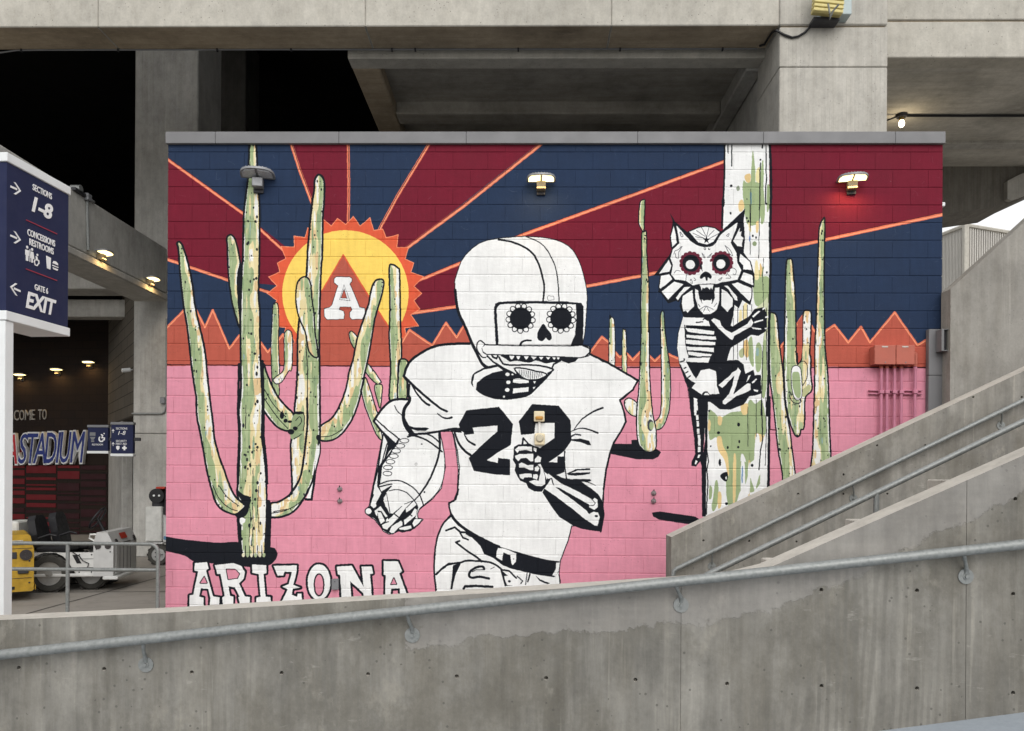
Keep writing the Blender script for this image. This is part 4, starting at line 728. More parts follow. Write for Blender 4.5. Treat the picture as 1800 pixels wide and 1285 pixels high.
# ------------------------------------------------------------------ welcome wall
YW=20.6
def brown_block():
    b=NB('dark brown block wall paint'); P=b.g.outputs['Position']; br=b.n('TexBrick'); br.inputs['Scale'].default_value=1; br.inputs['Brick Width'].default_value=.406; br.inputs['Row Height'].default_value=.203; br.inputs['Mortar Size'].default_value=.006
    mp=b.n('CombineXYZ'); s=b.n('SeparateXYZ'); b.l(P,s.inputs[0]); b.l(s.outputs[0],mp.inputs[0]); b.l(s.outputs[2],mp.inputs[1]); b.l(mp.outputs[0],br.inputs['Vector'])
    br.inputs['Color1'].default_value=(.020,.012,.008,1); br.inputs['Color2'].default_value=(.016,.010,.008,1); br.inputs['Mortar'].default_value=(.008,.006,.005,1)
    return b.done(br.outputs['Color'],.8,0,b.bump(br.outputs['Fac'],-.4,.01))
ww=empty('welcome_wall',(onY(190,800,YW).x,YW,0),R(-7)); tag(ww,'dark brown block wall with raised stadium lettering and red bands, far left','wall')
MB().box(-9,0,0,.3,0,zw0+.5).obj('wall_face',brown_block(),ww)
def wwl(px,py,off=0):
    n=Vector((math.sin(R(-7)),-math.cos(R(-7)),0)); p0=Vector(ww.location)+n*off; d=ray(px,py); t=(p0-EYEV).dot(n)/d.dot(n); return ww.matrix_basis.inverted()@(EYEV+d*t)
bpy.context.view_layer.update()
ww.matrix_basis=Matrix.Translation(ww.location)@Matrix.Rotation(R(-7),4,'Z')
red=plain('red painted band',(.13,.008,.011),.6,0,.15,2); redd=plain('deep red painted band',(.03,.005,.007),.6,0,.15,2)
rr=random.Random(8)
for (xa,xb) in ((-14,44),(47,99),(102,140),(143,187)):
    y=790 if xa<20 else 818
    while y<935:
        h=rr.choice([3,5,8,10,14]); 
        a=wwl(xa,y); c=wwl(xb,y+h); fade=(xa>140)
        MB().bevbox(a.x,c.x,-.02,0,min(a.z,c.z),max(a.z,c.z),.004).obj('red_band',redd if (rr.random()<.3 or fade) else red,ww); y+=h+rr.choice([3,5,7])
def letter(name,s,pl,pr,yt,yb,mat,depth,shear=0,trim=None):
    a=wwl(pl,(yt+yb)/2,.02); c=wwl(pr,(yt+yb)/2,.02); t=wwl((pl+pr)/2,yt,.02).z; b_=wwl((pl+pr)/2,yb,.02).z
    fit_text(name,s,ww,Matrix(((1,0,0,0),(0,0,-1,0),(0,1,0,0),(0,0,0,1))),a.x,c.x,b_,t,-depth,mat,depth,shear,trim)
def fit_text(name,s,parent,basis,x0,x1,z0,z1,off,mat,depth,shear=0,trim=None,bold=.0):
    """lettering fitted to a box on a face; basis maps text x,y,normal to the parent's axes"""
    o=text_mesh(name,s,1.0,mat,parent,Matrix(),depth/2,1,shear,bold)
    xs=[v.co.x for v in o.data.vertices]; ys=[v.co.y for v in o.data.vertices]; sx=(x1-x0)/(max(xs)-min(xs)); sy=(z1-z0)/(max(ys)-min(ys))
    for v in o.data.vertices: v.co=((v.co.x-min(xs))*sx,(v.co.y-min(ys))*sy,v.co.z)
    o.matrix_basis=Matrix.Translation(basis@Vector((x0,z0,0)))@Matrix.Translation((basis@Vector((0,0,1)))*(-off if False else 0))@basis
    # push out along the face normal
    n=(basis.to_3x3()@Vector((0,0,1))).normalized(); o.matrix_basis=Matrix.Translation(n*(abs(off)))@o.matrix_basis
    if trim:
        q=text_mesh('letter_edge',s,1.0,trim,o,Matrix(),depth/2,1,shear,.035)
        for v in q.data.vertices: v.co=((v.co.x-min(xs))*sx,(v.co.y-min(ys))*sy,v.co.z-.014)
    return o
blue=plain('blue letter face',(.02,.035,.20),.35,0,.05,3); lred=plain('red letter face',(.5,.02,.03),.35); ltrim=plain('white letter edge',(.78,.78,.77),.5); ltan=plain('dull white letter',(.35,.33,.30),.6)
for ch,a,c in (('C',25.5,34),('O',35,43.5),('M',45,55),('E',56.5,62),('T',68,74.5),('O',75.5,82.5)): letter('letter',ch,a,c,721-(a-25)*.03,739-(a-25)*.03,ltan,.03)
for ch,a,c,m in (('A',14,36,lred),('S',38,55,blue),('T',54,73,blue),('A',64,86,blue),('D',84,105,blue),('I',104,113,blue),('U',111,131,blue),('M',129,155,blue)): letter('letter',ch,a,c,763-(a-38)*.045,815-(a-38)*.02,m,.10,.25,ltrim)
# block side wall beside it
def cmu_grey():
    b=NB('grey block side wall'); P=b.g.outputs['Position']; s=b.n('SeparateXYZ'); b.l(P,s.inputs[0]); mp=b.n('CombineXYZ'); b.l(s.outputs[1],mp.inputs[0]); b.l(s.outputs[2],mp.inputs[1]); br=b.n('TexBrick'); br.inputs['Scale'].default_value=1; br.inputs['Brick Width'].default_value=.8; br.inputs['Row Height'].default_value=.26; br.inputs['Mortar Size'].default_value=.01; b.l(mp.outputs[0],br.inputs['Vector'])
    br.inputs['Color1'].default_value=(.12,.105,.085,1); br.inputs['Color2'].default_value=(.105,.092,.075,1); br.inputs['Mortar'].default_value=(.03,.027,.022,1); return b.done(br.outputs['Color'],.85,0,b.bump(br.outputs['Fac'],-.4,.01))
p0=onY(190,700,YW-.2); p1=onY(237,700,16.7)
sw=empty('block_side_wall',(p0.x,p0.y,0)); tag(sw,'grey block side wall between the welcome wall and the column','wall'); d=Vector((p1.x-p0.x,p1.y-p0.y,0)); Mw=Matrix.Rotation(math.atan2(d.y,d.x),4,'Z')
MB().box(0,d.length,0,.25,onY(200,742,19).z,zw0+.55,Mw).obj('upper_wall',cmu_grey(),sw); MB().bevbox(0,d.length*.55,.02,.25,0,onY(200,742,19).z-.004,.01,Mw).obj('lower_pier',MAT['conc_mid'],sw)
# security camera on it
sc_=onY(229,650,16.9); k=empty('security_camera',sc_); tag(k,'small white cylinder camera on the block side wall','camera'); MB().tube([(0,0,0),(-.13,-.10,-.03)],.045,14).obj('housing',MAT['white'],k,True); MB().tube([(0,.02,.0),(.1,.12,.02)],.015,8).obj('bracket',MAT['white'],k,True)
# ------------------------------------------------------------------ far corrugated building
YG=46
def ribs():
    b=NB('ribbed metal cladding'); P=b.g.outputs['Position']; return b.done(b.mix(1,(.52,.50,.46),b.ramp(b.noise(P,.4,3),[(.3,G(.9)),(.7,G(1.05))]),'MULTIPLY'),.6,.1)
rm=ribs(); gb=empty('metal_building',onY(1697,500,YG)); gb.location.z=0; tag(gb,'far corrugated metal building under the strip of white sky','building')
ztop=onY(1697,399,YG).z; c0=Vector(gb.location)
pr=onY(1830,420,YG+2.4); pl=onY(1600,434,YG+4.4)
def ribbed(p,n,name,mat):
    mb=MB(); d=Vector((p.x-c0.x,p.y-c0.y,0)); L=d.length; u=d.normalized(); nn=Vector((u.y,-u.x,0)); 
    if nn.y>0: nn=-nn
    prof=[]; step=L/n
    for i in range(n): prof+= [(i*step,0),(i*step+step*.45,0),(i*step+step*.55,-.3),(i*step+step*.9,-.3)]
    prof.append((L,0))
    vs=[];fs=[]
    for s,o in prof:
        q=u*s+nn*-o*-1; vs+=[(q.x,q.y,0),(q.x,q.y,ztop)]
    for i in range(len(prof)-1): fs.append((2*i,2*i+2,2*i+3,2*i+1))
    mb.add(vs,fs).obj(name,mat,gb)
    t=MB(); a=u*0; e=u*L; t.tube([Vector((0,0,ztop+.1)),Vector((e.x,e.y,ztop+.1))],.12,6).obj('roof_edge',MAT['conc_light'],gb)
ribbed(pr,34,'ribbed_wall',rm); ribbed(pl,40,'ribbed_wall',rm)
MB().box(-.13,.13,-.13,.13,0,ztop+.2).obj('corner_trim',MAT['conc_light'],gb)
MB().add([(0,0,ztop),(pr.x-c0.x,pr.y-c0.y,ztop),(pr.x-c0.x+(pl.x-c0.x),pr.y-c0.y+pl.y-c0.y,ztop),(pl.x-c0.x,pl.y-c0.y,ztop)],[(0,1,2,3)]).obj('roof',rm,gb)
# ------------------------------------------------------------------ right landing wall
YH=9.0
pts=[onY(x,y,YH) for x,y in ((1671,508),(1800,391),(2000,210),(2060,210))]
pl_=[(pts[0].x,0)]+[(p.x,p.z) for p in pts]+[(pts[-1].x,0)]
tag(MB().prism(pl_,'y',YH,YH+.2).obj('landing_wall',MAT['conc_high']),'tall smooth concrete wall with a steep sloping top, right of the mural','wall')
# ------------------------------------------------------------------ stair: far wall, steps, near ramp wall
YS=7.2
def cut_holes(o, holes, Y, r, depth, extra=None):
    c=MB()
    for x,y in holes:
        p=onY(x,y,Y); c.tube([(p.x,Y-.05,p.z),(p.x,Y+depth,p.z)],[r,r*.8],12)
    if extra: extra(c)
    co=c.obj('cutter',None); boolean_cut(o,co)
a=onY(1180,944,YS); e=onY(1800,652,YS); s=(e.z-a.z)/(e.x-a.x); Xe=e.x+2.6
fw=MB().prism([(a.x,-.2),(a.x,a.z),(Xe,a.z+s*(Xe-a.x)),(Xe,-.2)],'y',YS,YS+.26).obj('stair_wall',MAT['conc_stair']); tag(fw,'sloping concrete stair wall in front of the mural, farther of two','wall')
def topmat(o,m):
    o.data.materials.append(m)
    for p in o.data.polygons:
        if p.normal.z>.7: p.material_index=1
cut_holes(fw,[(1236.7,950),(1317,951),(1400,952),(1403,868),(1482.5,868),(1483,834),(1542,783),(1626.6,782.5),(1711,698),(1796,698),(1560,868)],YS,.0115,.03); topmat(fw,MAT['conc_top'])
steps=empty('stair',(a.x,YF+TF+.2,0)); tag(steps,'concrete stair flight rising to the right between its two walls','stairs')
for i in range(12):
    x0=.25+i*.34; MB().bevbox(x0,x0+.345,0,YS-YF-TF-.22,.002,.155*(i+1)-.25 if i>1 else .06*(i+1),.008).obj('step',MAT['conc_stair'],steps)
# ramp wall
WP=[onY(x,y,YF) for x,y in ((0,1090),(290,1077),(900,1040),(1180,1022),(1290,1013),(1352,998),(1800,800))]
s0=(WP[1].z-WP[0].z)/(WP[1].x-WP[0].x); s1=(WP[-1].z-WP[-2].z)/(WP[-1].x-WP[-2].x)
prof=[(-6.5,WP[0].z+s0*(-6.5-WP[0].x))]+[(p.x,p.z) for p in WP]+[(5.2,WP[-1].z+s1*(5.2-WP[-1].x))]
def patch_top(b,x):   # lower edge of the repair coat
    lo=onY(900,1118,YF).z; sl=.10
    base=b.math('ADD',b.math('MULTIPLY',x,sl),lo); st=b.math('MULTIPLY',b.math('MAXIMUM',b.math('SUBTRACT',x,1.35),0),.40); return b.math('ADD',base,st)
rwm=concrete('ramp wall concrete',(.222,.212,.188),.62,1.3,.8,None,.6,(1.7,1.7,.45),patch=patch_top,grain=.6,blot=.42)
rw=MB().prism(prof+[(5.2,-.9),(-6.5,-1.4)],'y',YF,YF+TF).obj('ramp_wall',rwm); tag(rw,'long stained concrete ramp wall across the foreground with form-tie holes','wall')
H=[(33,1174),(183,1176),(337,1182),(495,1183),(647,1185),(803,1189),(960,1192),(1117,1195),(1278,1202),(1444,1206),(1612,1210),(1781,1218),(1444,1037),(1612,1038),(1781,1044),(1785,877)]
def grooves(c):
    for x in (1197,1698):
        p=onY(x,1100,YF); c.box(p.x-.0016,p.x+.0016,YF-.05,YF+.004,-.8,2.5)
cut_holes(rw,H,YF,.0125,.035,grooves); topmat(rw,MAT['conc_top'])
# stepped curb behind the near wall
cb=empty('stair_curb',(onY(1350,985,YF+.4).x,YF+TF+.02,0)); tag(cb,'small pale curb steps peeping over the near stair wall','curb')
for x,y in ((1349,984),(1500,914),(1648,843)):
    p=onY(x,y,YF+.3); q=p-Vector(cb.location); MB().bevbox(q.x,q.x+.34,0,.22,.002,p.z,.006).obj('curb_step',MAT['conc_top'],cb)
# ================================================================== THINGS
# foreground handrail ---------------------------------------------------------------------
def handrail(name,label,pts,r,brackets,Yw,plate_r,grp=None,n=16,ends=None):
    k=empty(name,pts[0]); tag(k,label,'handrail',grp or 'galvanised handrails'); o0=Vector(pts[0])
    MB().tube([Vector(p)-o0 for p in pts],r,n).obj('rail',MAT['galv'],k,True)
    for bx,by,rx in brackets:
        p=onY(bx,by,Yw)-o0; q=Vector(rx)-o0
        br=MB().tube([Vector((p.x,p.y-.006,p.z+plate_r*.35)),Vector((p.x,p.y-.012,p.z+plate_r*.95)),p.lerp(q,.55)+Vector((0,-.01,.0)),Vector((q.x,q.y,q.z-r*.6))],[.011,.011,.009,.012] if r>.022 else [.008,.008,.007,.008],10).obj('bracket',MAT['galv'],k,True)
        MB().disc(p,(0,-1,0),plate_r,.007,24).obj('plate',MAT['galv'],br,True); MB().disc(p+Vector((0,-.007,0)),(0,-1,0),plate_r*.42,.004,20).obj('washer',MAT['galv'],br,True); MB().disc(p+Vector((0,-.011,0)),(0,-1,0),plate_r*.24,.008,6).obj('bolt',MAT['galv'],br)
    return k
Yr=YF-.075
P0=onY(-60,1157.5,Yr); P1=onY(1870,949,Yr)
def on_line(px): 
    t=(px+60)/1930; return P0.lerp(P1,t)
handrail('handrail','thick galvanised handrail along the foreground ramp wall',[P0]+[on_line(x) for x in range(100,1800,140)]+[P1,P0.lerp(P1,1.22)],.0268,[(257,1168,on_line(257)),(725,1116,on_line(725)),(1197,1063,on_line(1197)),(1697,1013,on_line(1697))],YF,.040,n=24)
Ya=YS-.07
A0=onY(1187,1001,Ya); A1=onY(1840,684,Ya)
handrail('handrail','thin galvanised handrail fixed to the far stair wall',[A0+Vector((-.02,0,-.06)),A0+Vector((-.012,0,-.015)),A0+Vector((.01,0,.005)),A0.lerp(A1,.3),A0.lerp(A1,.6),A1,A0.lerp(A1,1.5)],.0205,[(1251,995,A0.lerp(A1,.1)),(1500,876,A0.lerp(A1,.48)),(1759,748,A0.lerp(A1,.88))],YS,.036)
Yb=5.2; B0=onY(1240,1012,Yb); B1=onY(1860,711,Yb)
hb=handrail('handrail','galvanised stair handrail on a post, nearer than the one on the far wall',[B0,B0.lerp(B1,.35),B0.lerp(B1,.7),B1,B0.lerp(B1,1.35)],.0195,[],YS,.03)
for px,t in ((1541,.486),(1905,1.05),(1230,.0)):
    q=B0.lerp(B1,t); MB().tube([Vector((q.x,Yb,.25))-B0,q-B0],.0185,14).obj('post',MAT['galv'],hb,True)
# plaza railing at the left ----------------------------------------------------------------
Yg=9.0
def gx(px,py): return onY(px,py,Yg)
ra=empty('plaza_railing',(gx(277,1000).x,Yg,0)); tag(ra,'grey pipe guardrail with a rounded corner in front of the carts','railing'); ro=Vector(ra.location)
zt_r=gx(150,955.5).z; zm=gx(150,1001).z; xe=gx(277.5,1000).x; rp=.0215
cor=[Vector((xe-.09+.09*math.sin(t),Yg,zt_r-.09+.09*math.cos(t)))-ro for t in [i*math.pi/16 for i in range(9)]]
MB().tube([Vector((-9.2,Yg,zt_r))-ro,Vector((-6.5,Yg,zt_r))-ro]+cor+[Vector((xe,Yg,.0))-ro],rp,14).obj('top_rail',MAT['galv'],ra,True)
MB().tube([Vector((-9.2,Yg,zm))-ro,Vector((xe-.01,Yg,zm))-ro],rp,14).obj('middle_rail',MAT['galv'],ra,True)
for px in (119,-60): x=gx(px,1000).x; MB().tube([Vector((x,Yg,0))-ro,Vector((x,Yg,zt_r-.01))-ro],rp,14).obj('post',MAT['galv'],ra,True)
# wayfinding sign --------------------------------------------------------------------------
SA=onY(12,268,6.0); SB=onY(121,331,6.73); dv=Vector((SB.x-SA.x,SB.y-SA.y,0)); SW=dv.length; dv.normalize(); nv=dv.cross(Vector((0,0,1)))
sg=empty('wayfinding_sign',(SA.x,SA.y,0),math.atan2(dv.y,dv.x)); tag(sg,'tall navy wayfinding sign on a white post with EXIT and section arrows','sign')
SM=Matrix.Translation(sg.location)@Matrix.Rotation(math.atan2(dv.y,dv.x),4,'Z'); SI=SM.inverted()
def sgp(px,py,off=0): d=ray(px,py); p0=SA+nv*off; return SI@(EYEV+d*((p0-EYEV).dot(nv)/d.dot(nv)))
zt1_=SI@SA; zcap=zt1_.z; zcb=(SI@onY(12,284,6.0)).z; zb1=(SI@onY(12,545.5,6.0)).z; zb0=(SI@onY(12,562.5,6.0)).z; TH_=.34
# local axes: x along the face, -y is the visible side's normal
MB().bevbox(-.012,SW+.012,-.012,TH_,zcb,zcap,.004).obj('cap',MAT['white'],sg); MB().bevbox(0,SW,0,TH_-.01,zb1,zcb-.002,.003).obj('panel',MAT['navy'],sg); MB().bevbox(-.012,SW+.012,-.012,TH_,zb0,zb1-.002,.004).obj('base_band',MAT['white'],sg)
MB().bevbox(-.004,.088,.002,TH_-.02,0,zb0-.002,.004).obj('post',MAT['white'],sg)
SBAS=Matrix(((1,0,0,0),(0,0,-1,0),(0,1,0,0),(0,0,0,1)))
def stext(s,xl,xr,yc,hpx,shear=0,bold=.0):
    a=sgp(xl,yc); c=sgp(xr,yc); m=sgp((xl+xr)/2,yc); t=sgp((xl+xr)/2,yc-hpx/2).z; b_=sgp((xl+xr)/2,yc+hpx/2).z
    return fit_text('lettering',s,sg,SBAS,a.x,c.x,b_,t,.004,MAT['sign_white'],.004,shear,None,bold)
stext('SECTIONS',56.8,90.4,337,11,0,.012); stext('1-8',55,92,366,28,.25,.03); stext('CONCESSIONS',47.5,96,418,11.5,0,.012); stext('RESTROOMS',51,93.5,433.5,11.5,0,.012); stext('GATE 6',60.3,83.6,508,10.5,0,.012); stext('EXIT',44.5,98,534,29,.25,.03)
def sprint(polys,mat,name):
    mb=MB()
    for pts in polys:
        q=[sgp(x,y) for x,y in pts]; mb.prism([(p.x,p.z) for p in q],'y',-.006,-.001)
    return mb.obj(name,mat,sg)
sprint([[(45.5,386),(99.5,410.5),(99.5,412),(45.5,387.5)],],MAT['sign_red'],'rule'); sprint([[(45,472),(99.5,492.5),(99.5,494),(45,473.5)]],MAT['sign_red'],'rule')
def arrow(cx,cy,dirn):
    s=.28
    f=lambda x,y:(cx+dirn*x, cy+y+s*dirn*x*1.6)
    sprint([[f(-9,-1.7),f(2,-1.7),f(2,1.7),f(-9,1.7)],[f(-3.5,-10.5),f(-.5,-10.5),f(9,0),f(6,0)],[f(6,0),f(9,0),f(-.5,10.5),f(-3.5,10.5)]],MAT['sign_white'],'arrow')
arrow(27,332,1); arrow(26.8,418,1); arrow(26,508,-1)
def circ(cx,cy,r,n=12,sx=.62): return [(cx+r*sx*math.cos(i*math.tau/n),cy+r*math.sin(i*math.tau/n)+.4*r*sx*math.cos(i*math.tau/n)) for i in range(n)]
sprint([circ(47,434.5,2.6)]+[[(44,438.5),(50.2,440.5),(50,450),(48.8,450),(48.6,459),(45.2,458),(45,448),(44,447.5)]]+[[(51.6,438),(52.2,438.2),(52.2,460.5),(51.6,460.2)]],MAT['sign_white'],'pictogram')
sprint([circ(55.7,438.5,2.5)]+[[(54,442),(57.5,443.2),(59.4,455.5),(57,454.5),(56.8,462),(54.6,461.4),(54.4,453.6),(52.7,453)]],MAT['sign_white'],'pictogram')
sprint([circ(65,448,2.0)]+[[(62.2,450),(64.5,451),(65.5,456.5),(68,457.5),(68.4,464),(67,463.4),(66.6,459),(62.8,457.5)]]+[[(62,457),(60.2,460),(61.5,465),(64.5,466),(66.4,463),(67.2,464.2),(64.6,468),(60.6,466.2),(58.8,460),(60.6,455.5)]],MAT['sign_white'],'pictogram')
sprint([[(80.6,449.5),(88.5,453.4),(87.5,474),(82.2,471.5)]],MAT['sign_white'],'pictogram')
sprint([[(91.8,462.5),(93.5,458.8),(97,459.4),(100.6,463),(101.4,466.6)],[(91.5,465.5),(101.6,469.4),(101.6,471),(91.5,467.2)],[(91.9,469.8),(101.2,473.5),(100,476),(93.2,473.4)]],MAT['sign_white'],'pictogram')
# small hanging signs in the concourse -----------------------------------------------------
def board(name,label,x0,x1,y0,y1,Y,parts):
    a=onY(x0,y1,Y); c=onY(x1,y0,Y); k=empty(name,((a.x+c.x)/2,Y,0)); tag(k,label,'sign'); h=(c.x-a.x)/2
    MB().bevbox(-h,h,0,.08,a.z+.05,c.z-.05,.004).obj('panel',MAT['navy'],k); MB().bevbox(-h-.01,h+.01,-.01,.09,c.z-.048,c.z,.004).obj('top_trim',MAT['grey_metal'],k); MB().bevbox(-h-.01,h+.01,-.01,.09,a.z,a.z+.048,.004).obj('bottom_trim',MAT['white'],k); MB().bevbox(h+.0,h+.12,.02,.06,(a.z+c.z)/2-.03,(a.z+c.z)/2+.03,.004).obj('side_bracket',MAT['dark_metal'],k)
    for s,xl,xr,yt,yb,sh in parts:
        p=onY(xl,yb,Y); q=onY(xr,yt,Y); fit_text('lettering',s,k,SBAS,p.x-k.location.x,q.x-k.location.x,p.z,q.z,.004,MAT['sign_white'],.004,sh)
    return k
k=board('hanging_sign','small navy hanging sign reading sections 1-8 and security first aid',195,234,742,802,14.4,[('SECTIONS',204,224,751.5,755,0),('1-8',208,221,757.5,764.5,.25),('SECURITY',204,223,773.5,777,0),('FIRST AID',204,223,778.5,782,0)])
def bprint(k,Y,polys,name,mat=MAT['sign_white']):
    mb=MB()
    for pts in polys:
        q=[onY(x,y,Y) for x,y in pts]; mb.prism([(p.x-k.location.x,p.z) for p in q],'y',-.006,-.001)
    return mb.obj(name,mat,k)
for y in (758,781): bprint(k,14.4,[[(198.6,y+3),(199.4,y+3),(199.4,y-3),(198.6,y-3)],[(196.6,y-.8),(199,y-4),(201.4,y-.8),(200.6,y),(199,y-2.2),(197.4,y)]],'arrow')
bprint(k,14.4,[[(217.4,783.5),(220.4,783.5),(220.4,786),(222.8,786),(222.8,789),(220.4,789),(220.4,791.6),(217.4,791.6),(217.4,789),(215,789),(215,786),(217.4,786)]],'pictogram'); bprint(k,14.4,[[(204.4,784.5),(207.4,783.5),(210.4,784.5),(210.2,788.5),(207.4,791.5),(204.6,788.5)]],'pictogram')
k=board('hanging_sign','small dark hanging sign with a wheelchair symbol beside the stadium letters',154,190,747,797,15.2,[('RESTROOM',162,181,780,783,0)])
bprint(k,15.2,[[(158,760),(168,760),(168,766),(158,766)],[(158,768),(168,768),(165,773),(161,773)],[(160.5,774),(165.8,774),(165.8,777),(160.5,777)]],'pictogram',MAT['grey_metal'])
bprint(k,15.2,[[(174.8,767.5),(177,768),(175.2,770.5),(176.4,774.8),(180,774.6),(181.4,771.5),(183,773),(180.8,777),(176,777),(173.4,773.5),(173.4,770)],[(177,764),(179,763),(182,765.4),(180.4,768.6),(185,769),(184.4,774.4),(182.6,774),(182.8,770.6),(178,770.4),(179.4,766.4)],[(182.4,761),(184.2,761.4),(184,763.2),(182.2,763)]],'pictogram')
# wall lamps -------------------------------------------------------------------------------
LED_ON=emissive('lit led panel',(1,.78,.34),3.0); LED_OFF=plain('unlit led panel',(.45,.47,.5),.25,0,.2,60); LAMP=plain('lamp housing metal',(.24,.245,.255),.45,.3,.1,8); BR=plain('lamp bracket metal',(.25,.21,.15),.5,.2,.1,8)
def wall_lamp(name,label,loc,on,rz=0,tilt=0,group='half-round wall lamps',sc=1.0,power=7.0,light=True):
    k=empty(name,loc,rz); k.scale=(sc,sc,sc); tag(k,label,'wall lamp',group)
    T=Matrix.Rotation(R(-7+tilt),4,'X')
    n=20; se=lambda v,e: math.copysign(abs(v)**e,v); rim=[(.168*se(math.cos(math.pi*i/n),.75),-.07-.165*se(math.sin(math.pi*i/n),.7)) for i in range(n+1)]
    out=rim+[(-.165,-.04),(.165,-.04)]
    MB().prism(out,'z',.05,.072,T).obj('housing',LAMP,k,False)
    for i in range(9):
        x=-.13+i*.0325; y=-.075-.16*max(0,1-abs(x/.168)**2.6)**.45; MB().box(x-.004,x+.004,y+.004,-.05,.072,.080,T).obj('cooling_fin',LAMP,k)
    for s in (-1,1):
        pan=[(s*.012,-.075),(s*.145,-.075),(s*.143,-.15),(s*.115,-.195),(s*.012,-.215)]
        MB().prism(pan,'z',.042,.0495,T).obj('led_panel',LED_ON if on else LED_OFF,k)
    MB().bevbox(-.052,.052,-.115,-.005,-.045,.046,.006).obj('bracket',BR if on else LAMP,k); MB().bevbox(-.05,.05,-.03,0,-.085,-.046,.004).obj('wall_plate',MAT['dark_metal'],k)
    if on and light:
        ld=bpy.data.lights.new('lamp_glow','AREA'); ld.shape='RECTANGLE'; ld.size=.26; ld.size_y=.12; ld.energy=power; ld.color=(1,.62,.24); lo=bpy.data.objects.new('lamp_glow',ld); COL.objects.link(lo); lo.parent=k; lo.location=(0,-.16,-.01); lo.rotation_euler=(R(-14),0,0)
    return k
def onwall(px,py): return Vector((onY(px,py,YM).x,YM,onY(px,py,YM).z))
wall_lamp('wall_lamp','unlit grey wall lamp high on the tall cactus at the left of the mural',onwall(455,326),False,R(10),-4,sc=1.15)
wall_lamp('wall_lamp','lit wall lamp on the blue sky above the helmet of the mural',onwall(951,331),True,power=1.6)
wall_lamp('wall_lamp','lit wall lamp on the dark red sky at the upper right of the mural',onwall(1496,330),True,R(-12),power=3.2)
# little lamp on the building's right end
k=empty('end_lamp',(XR+.0,YM+.07,onY(1658,362,YM+.07).z)); tag(k,'small pale lamp peeping past the right end of the mural wall','wall lamp'); MB().bevbox(0,.045,-.05,.05,-.02,.03,.008).obj('housing',MAT['white'],k); MB().bevbox(0,.02,-.03,.03,-.2,-.022,.004).obj('bracket',MAT['grey_metal'],k)
# girder lamps: on the ledge of the left girder, shining down
for (px,py,lab) in ((172,452,'lit lamp on the left girder, nearer the navy sign'),(258,497,'lit lamp on the left girder, nearer the mural')):
    q=onX(px,py,XB); wall_lamp('wall_lamp',lab,Vector((XB,q.y,q.z)),True,R(90),sc=1.0,power=3.5)
for (px,py,lab) in ((40,664,'lit lamp over the welcome lettering, leftmost of three'),(104,655,'lit lamp over the welcome lettering, middle of three'),(160,642,'lit lamp over the welcome lettering, rightmost of three')):
    l=wwl(px,py); q=ww.matrix_basis@l; wall_lamp('wall_lamp',lab,q,True,R(-7),sc=1.0,power=3)
# conduit on the girder and its little fitting
q0=onX(153,350,XB+.02); q1=onX(153,372,XB+.02); q2=onX(155,440,XB+.03); k=empty('conduit',q0); tag(k,'bent grey conduit dropping to the lamp on the left girder','conduit'); MB().tube([Vector((0,.2,.02)),Vector((0,.05,.03)),Vector((0,0,0)),q1-q0,q2-q0],.022,8).obj('pipe',MAT['galv'],k,True); MB().bevbox(-.03,.05,-.06,.06,-.03,.08,.01).obj('elbow_box',MAT['grey_metal'],k)
q=onX(137,338,XB); k=empty('clamp_fitting',q); tag(k,'small metal clamp on top edge of the left girder','clamp'); MB().tube([(-.1,0,.05),(.05,0,.05)],.06,12).obj('coupling',MAT['galv'],k,True); MB().bevbox(-.05,.05,-.15,.15,-.02,.03,.008).obj('base',MAT['dark_metal'],k)
# conduit on the grey column
p=lambda x,y: onY(x,y,YC-.03); pts=[p(292,560),p(292,700),p(291.5,715),p(289,724),p(284,727),p(270,727),p(232,727)]
k=empty('conduit',p(292,560)); tag(k,'thin conduit bending across the grey column left of the mural','conduit'); MB().tube([q-Vector(k.location) for q in pts],.018,8).obj('pipe',MAT['galv'],k,True); q=p(287.5,704)-Vector(k.location); MB().bevbox(q.x-.05,q.x+.05,-.06,.03,q.z-.06,q.z+.06,.008).obj('junction_box',MAT['grey_metal'],k)
# electrical cabinets and conduits at the right end -----------------------------------------
TERM=plain('terracotta cabinet paint',(.44,.125,.088),.5,0,.12,5); PNKM=plain('pink conduit paint',(.52,.20,.28),.5,0,.12,8); STK=plain('foil sticker',(.45,.40,.36),.3,.4,.2,40)
ec=empty('electrical_cabinets',onwall(1565,643)); tag(ec,'pair of terracotta electrical cabinets with pink conduits at the right end of the mural','electrical box'); eo=Vector(ec.location)
for x0,x1 in ((1528.5,1563.5),(1566,1596.5)):
    a=onwall(x0,643)-eo; c=onwall(x1,611)-eo; bx=MB().bevbox(a.x,c.x,-.13,0,a.z,c.z,.006).obj('cabinet',TERM,ec); MB().bevbox(a.x-.006,c.x+.006,-.148,-.131,a.z-.004,c.z+.006,.005).obj('lid',TERM,bx); m=(a.x+c.x)/2; MB().bevbox(m-.04,m+.03,-.151,-.1485,c.z-.022,c.z-.006,.001).obj('sticker',STK,bx); MB().disc((m,-.1485,a.z+.02),(0,-1,0),.007,.004,8).obj('latch',MAT['grey_metal'],bx); [MB().bevbox(a.x-.012,a.x-.0065,-.15,-.12,zz,zz+.03,.001).obj('hinge',TERM,bx) for zz in (a.z+.03,c.z-.06)]
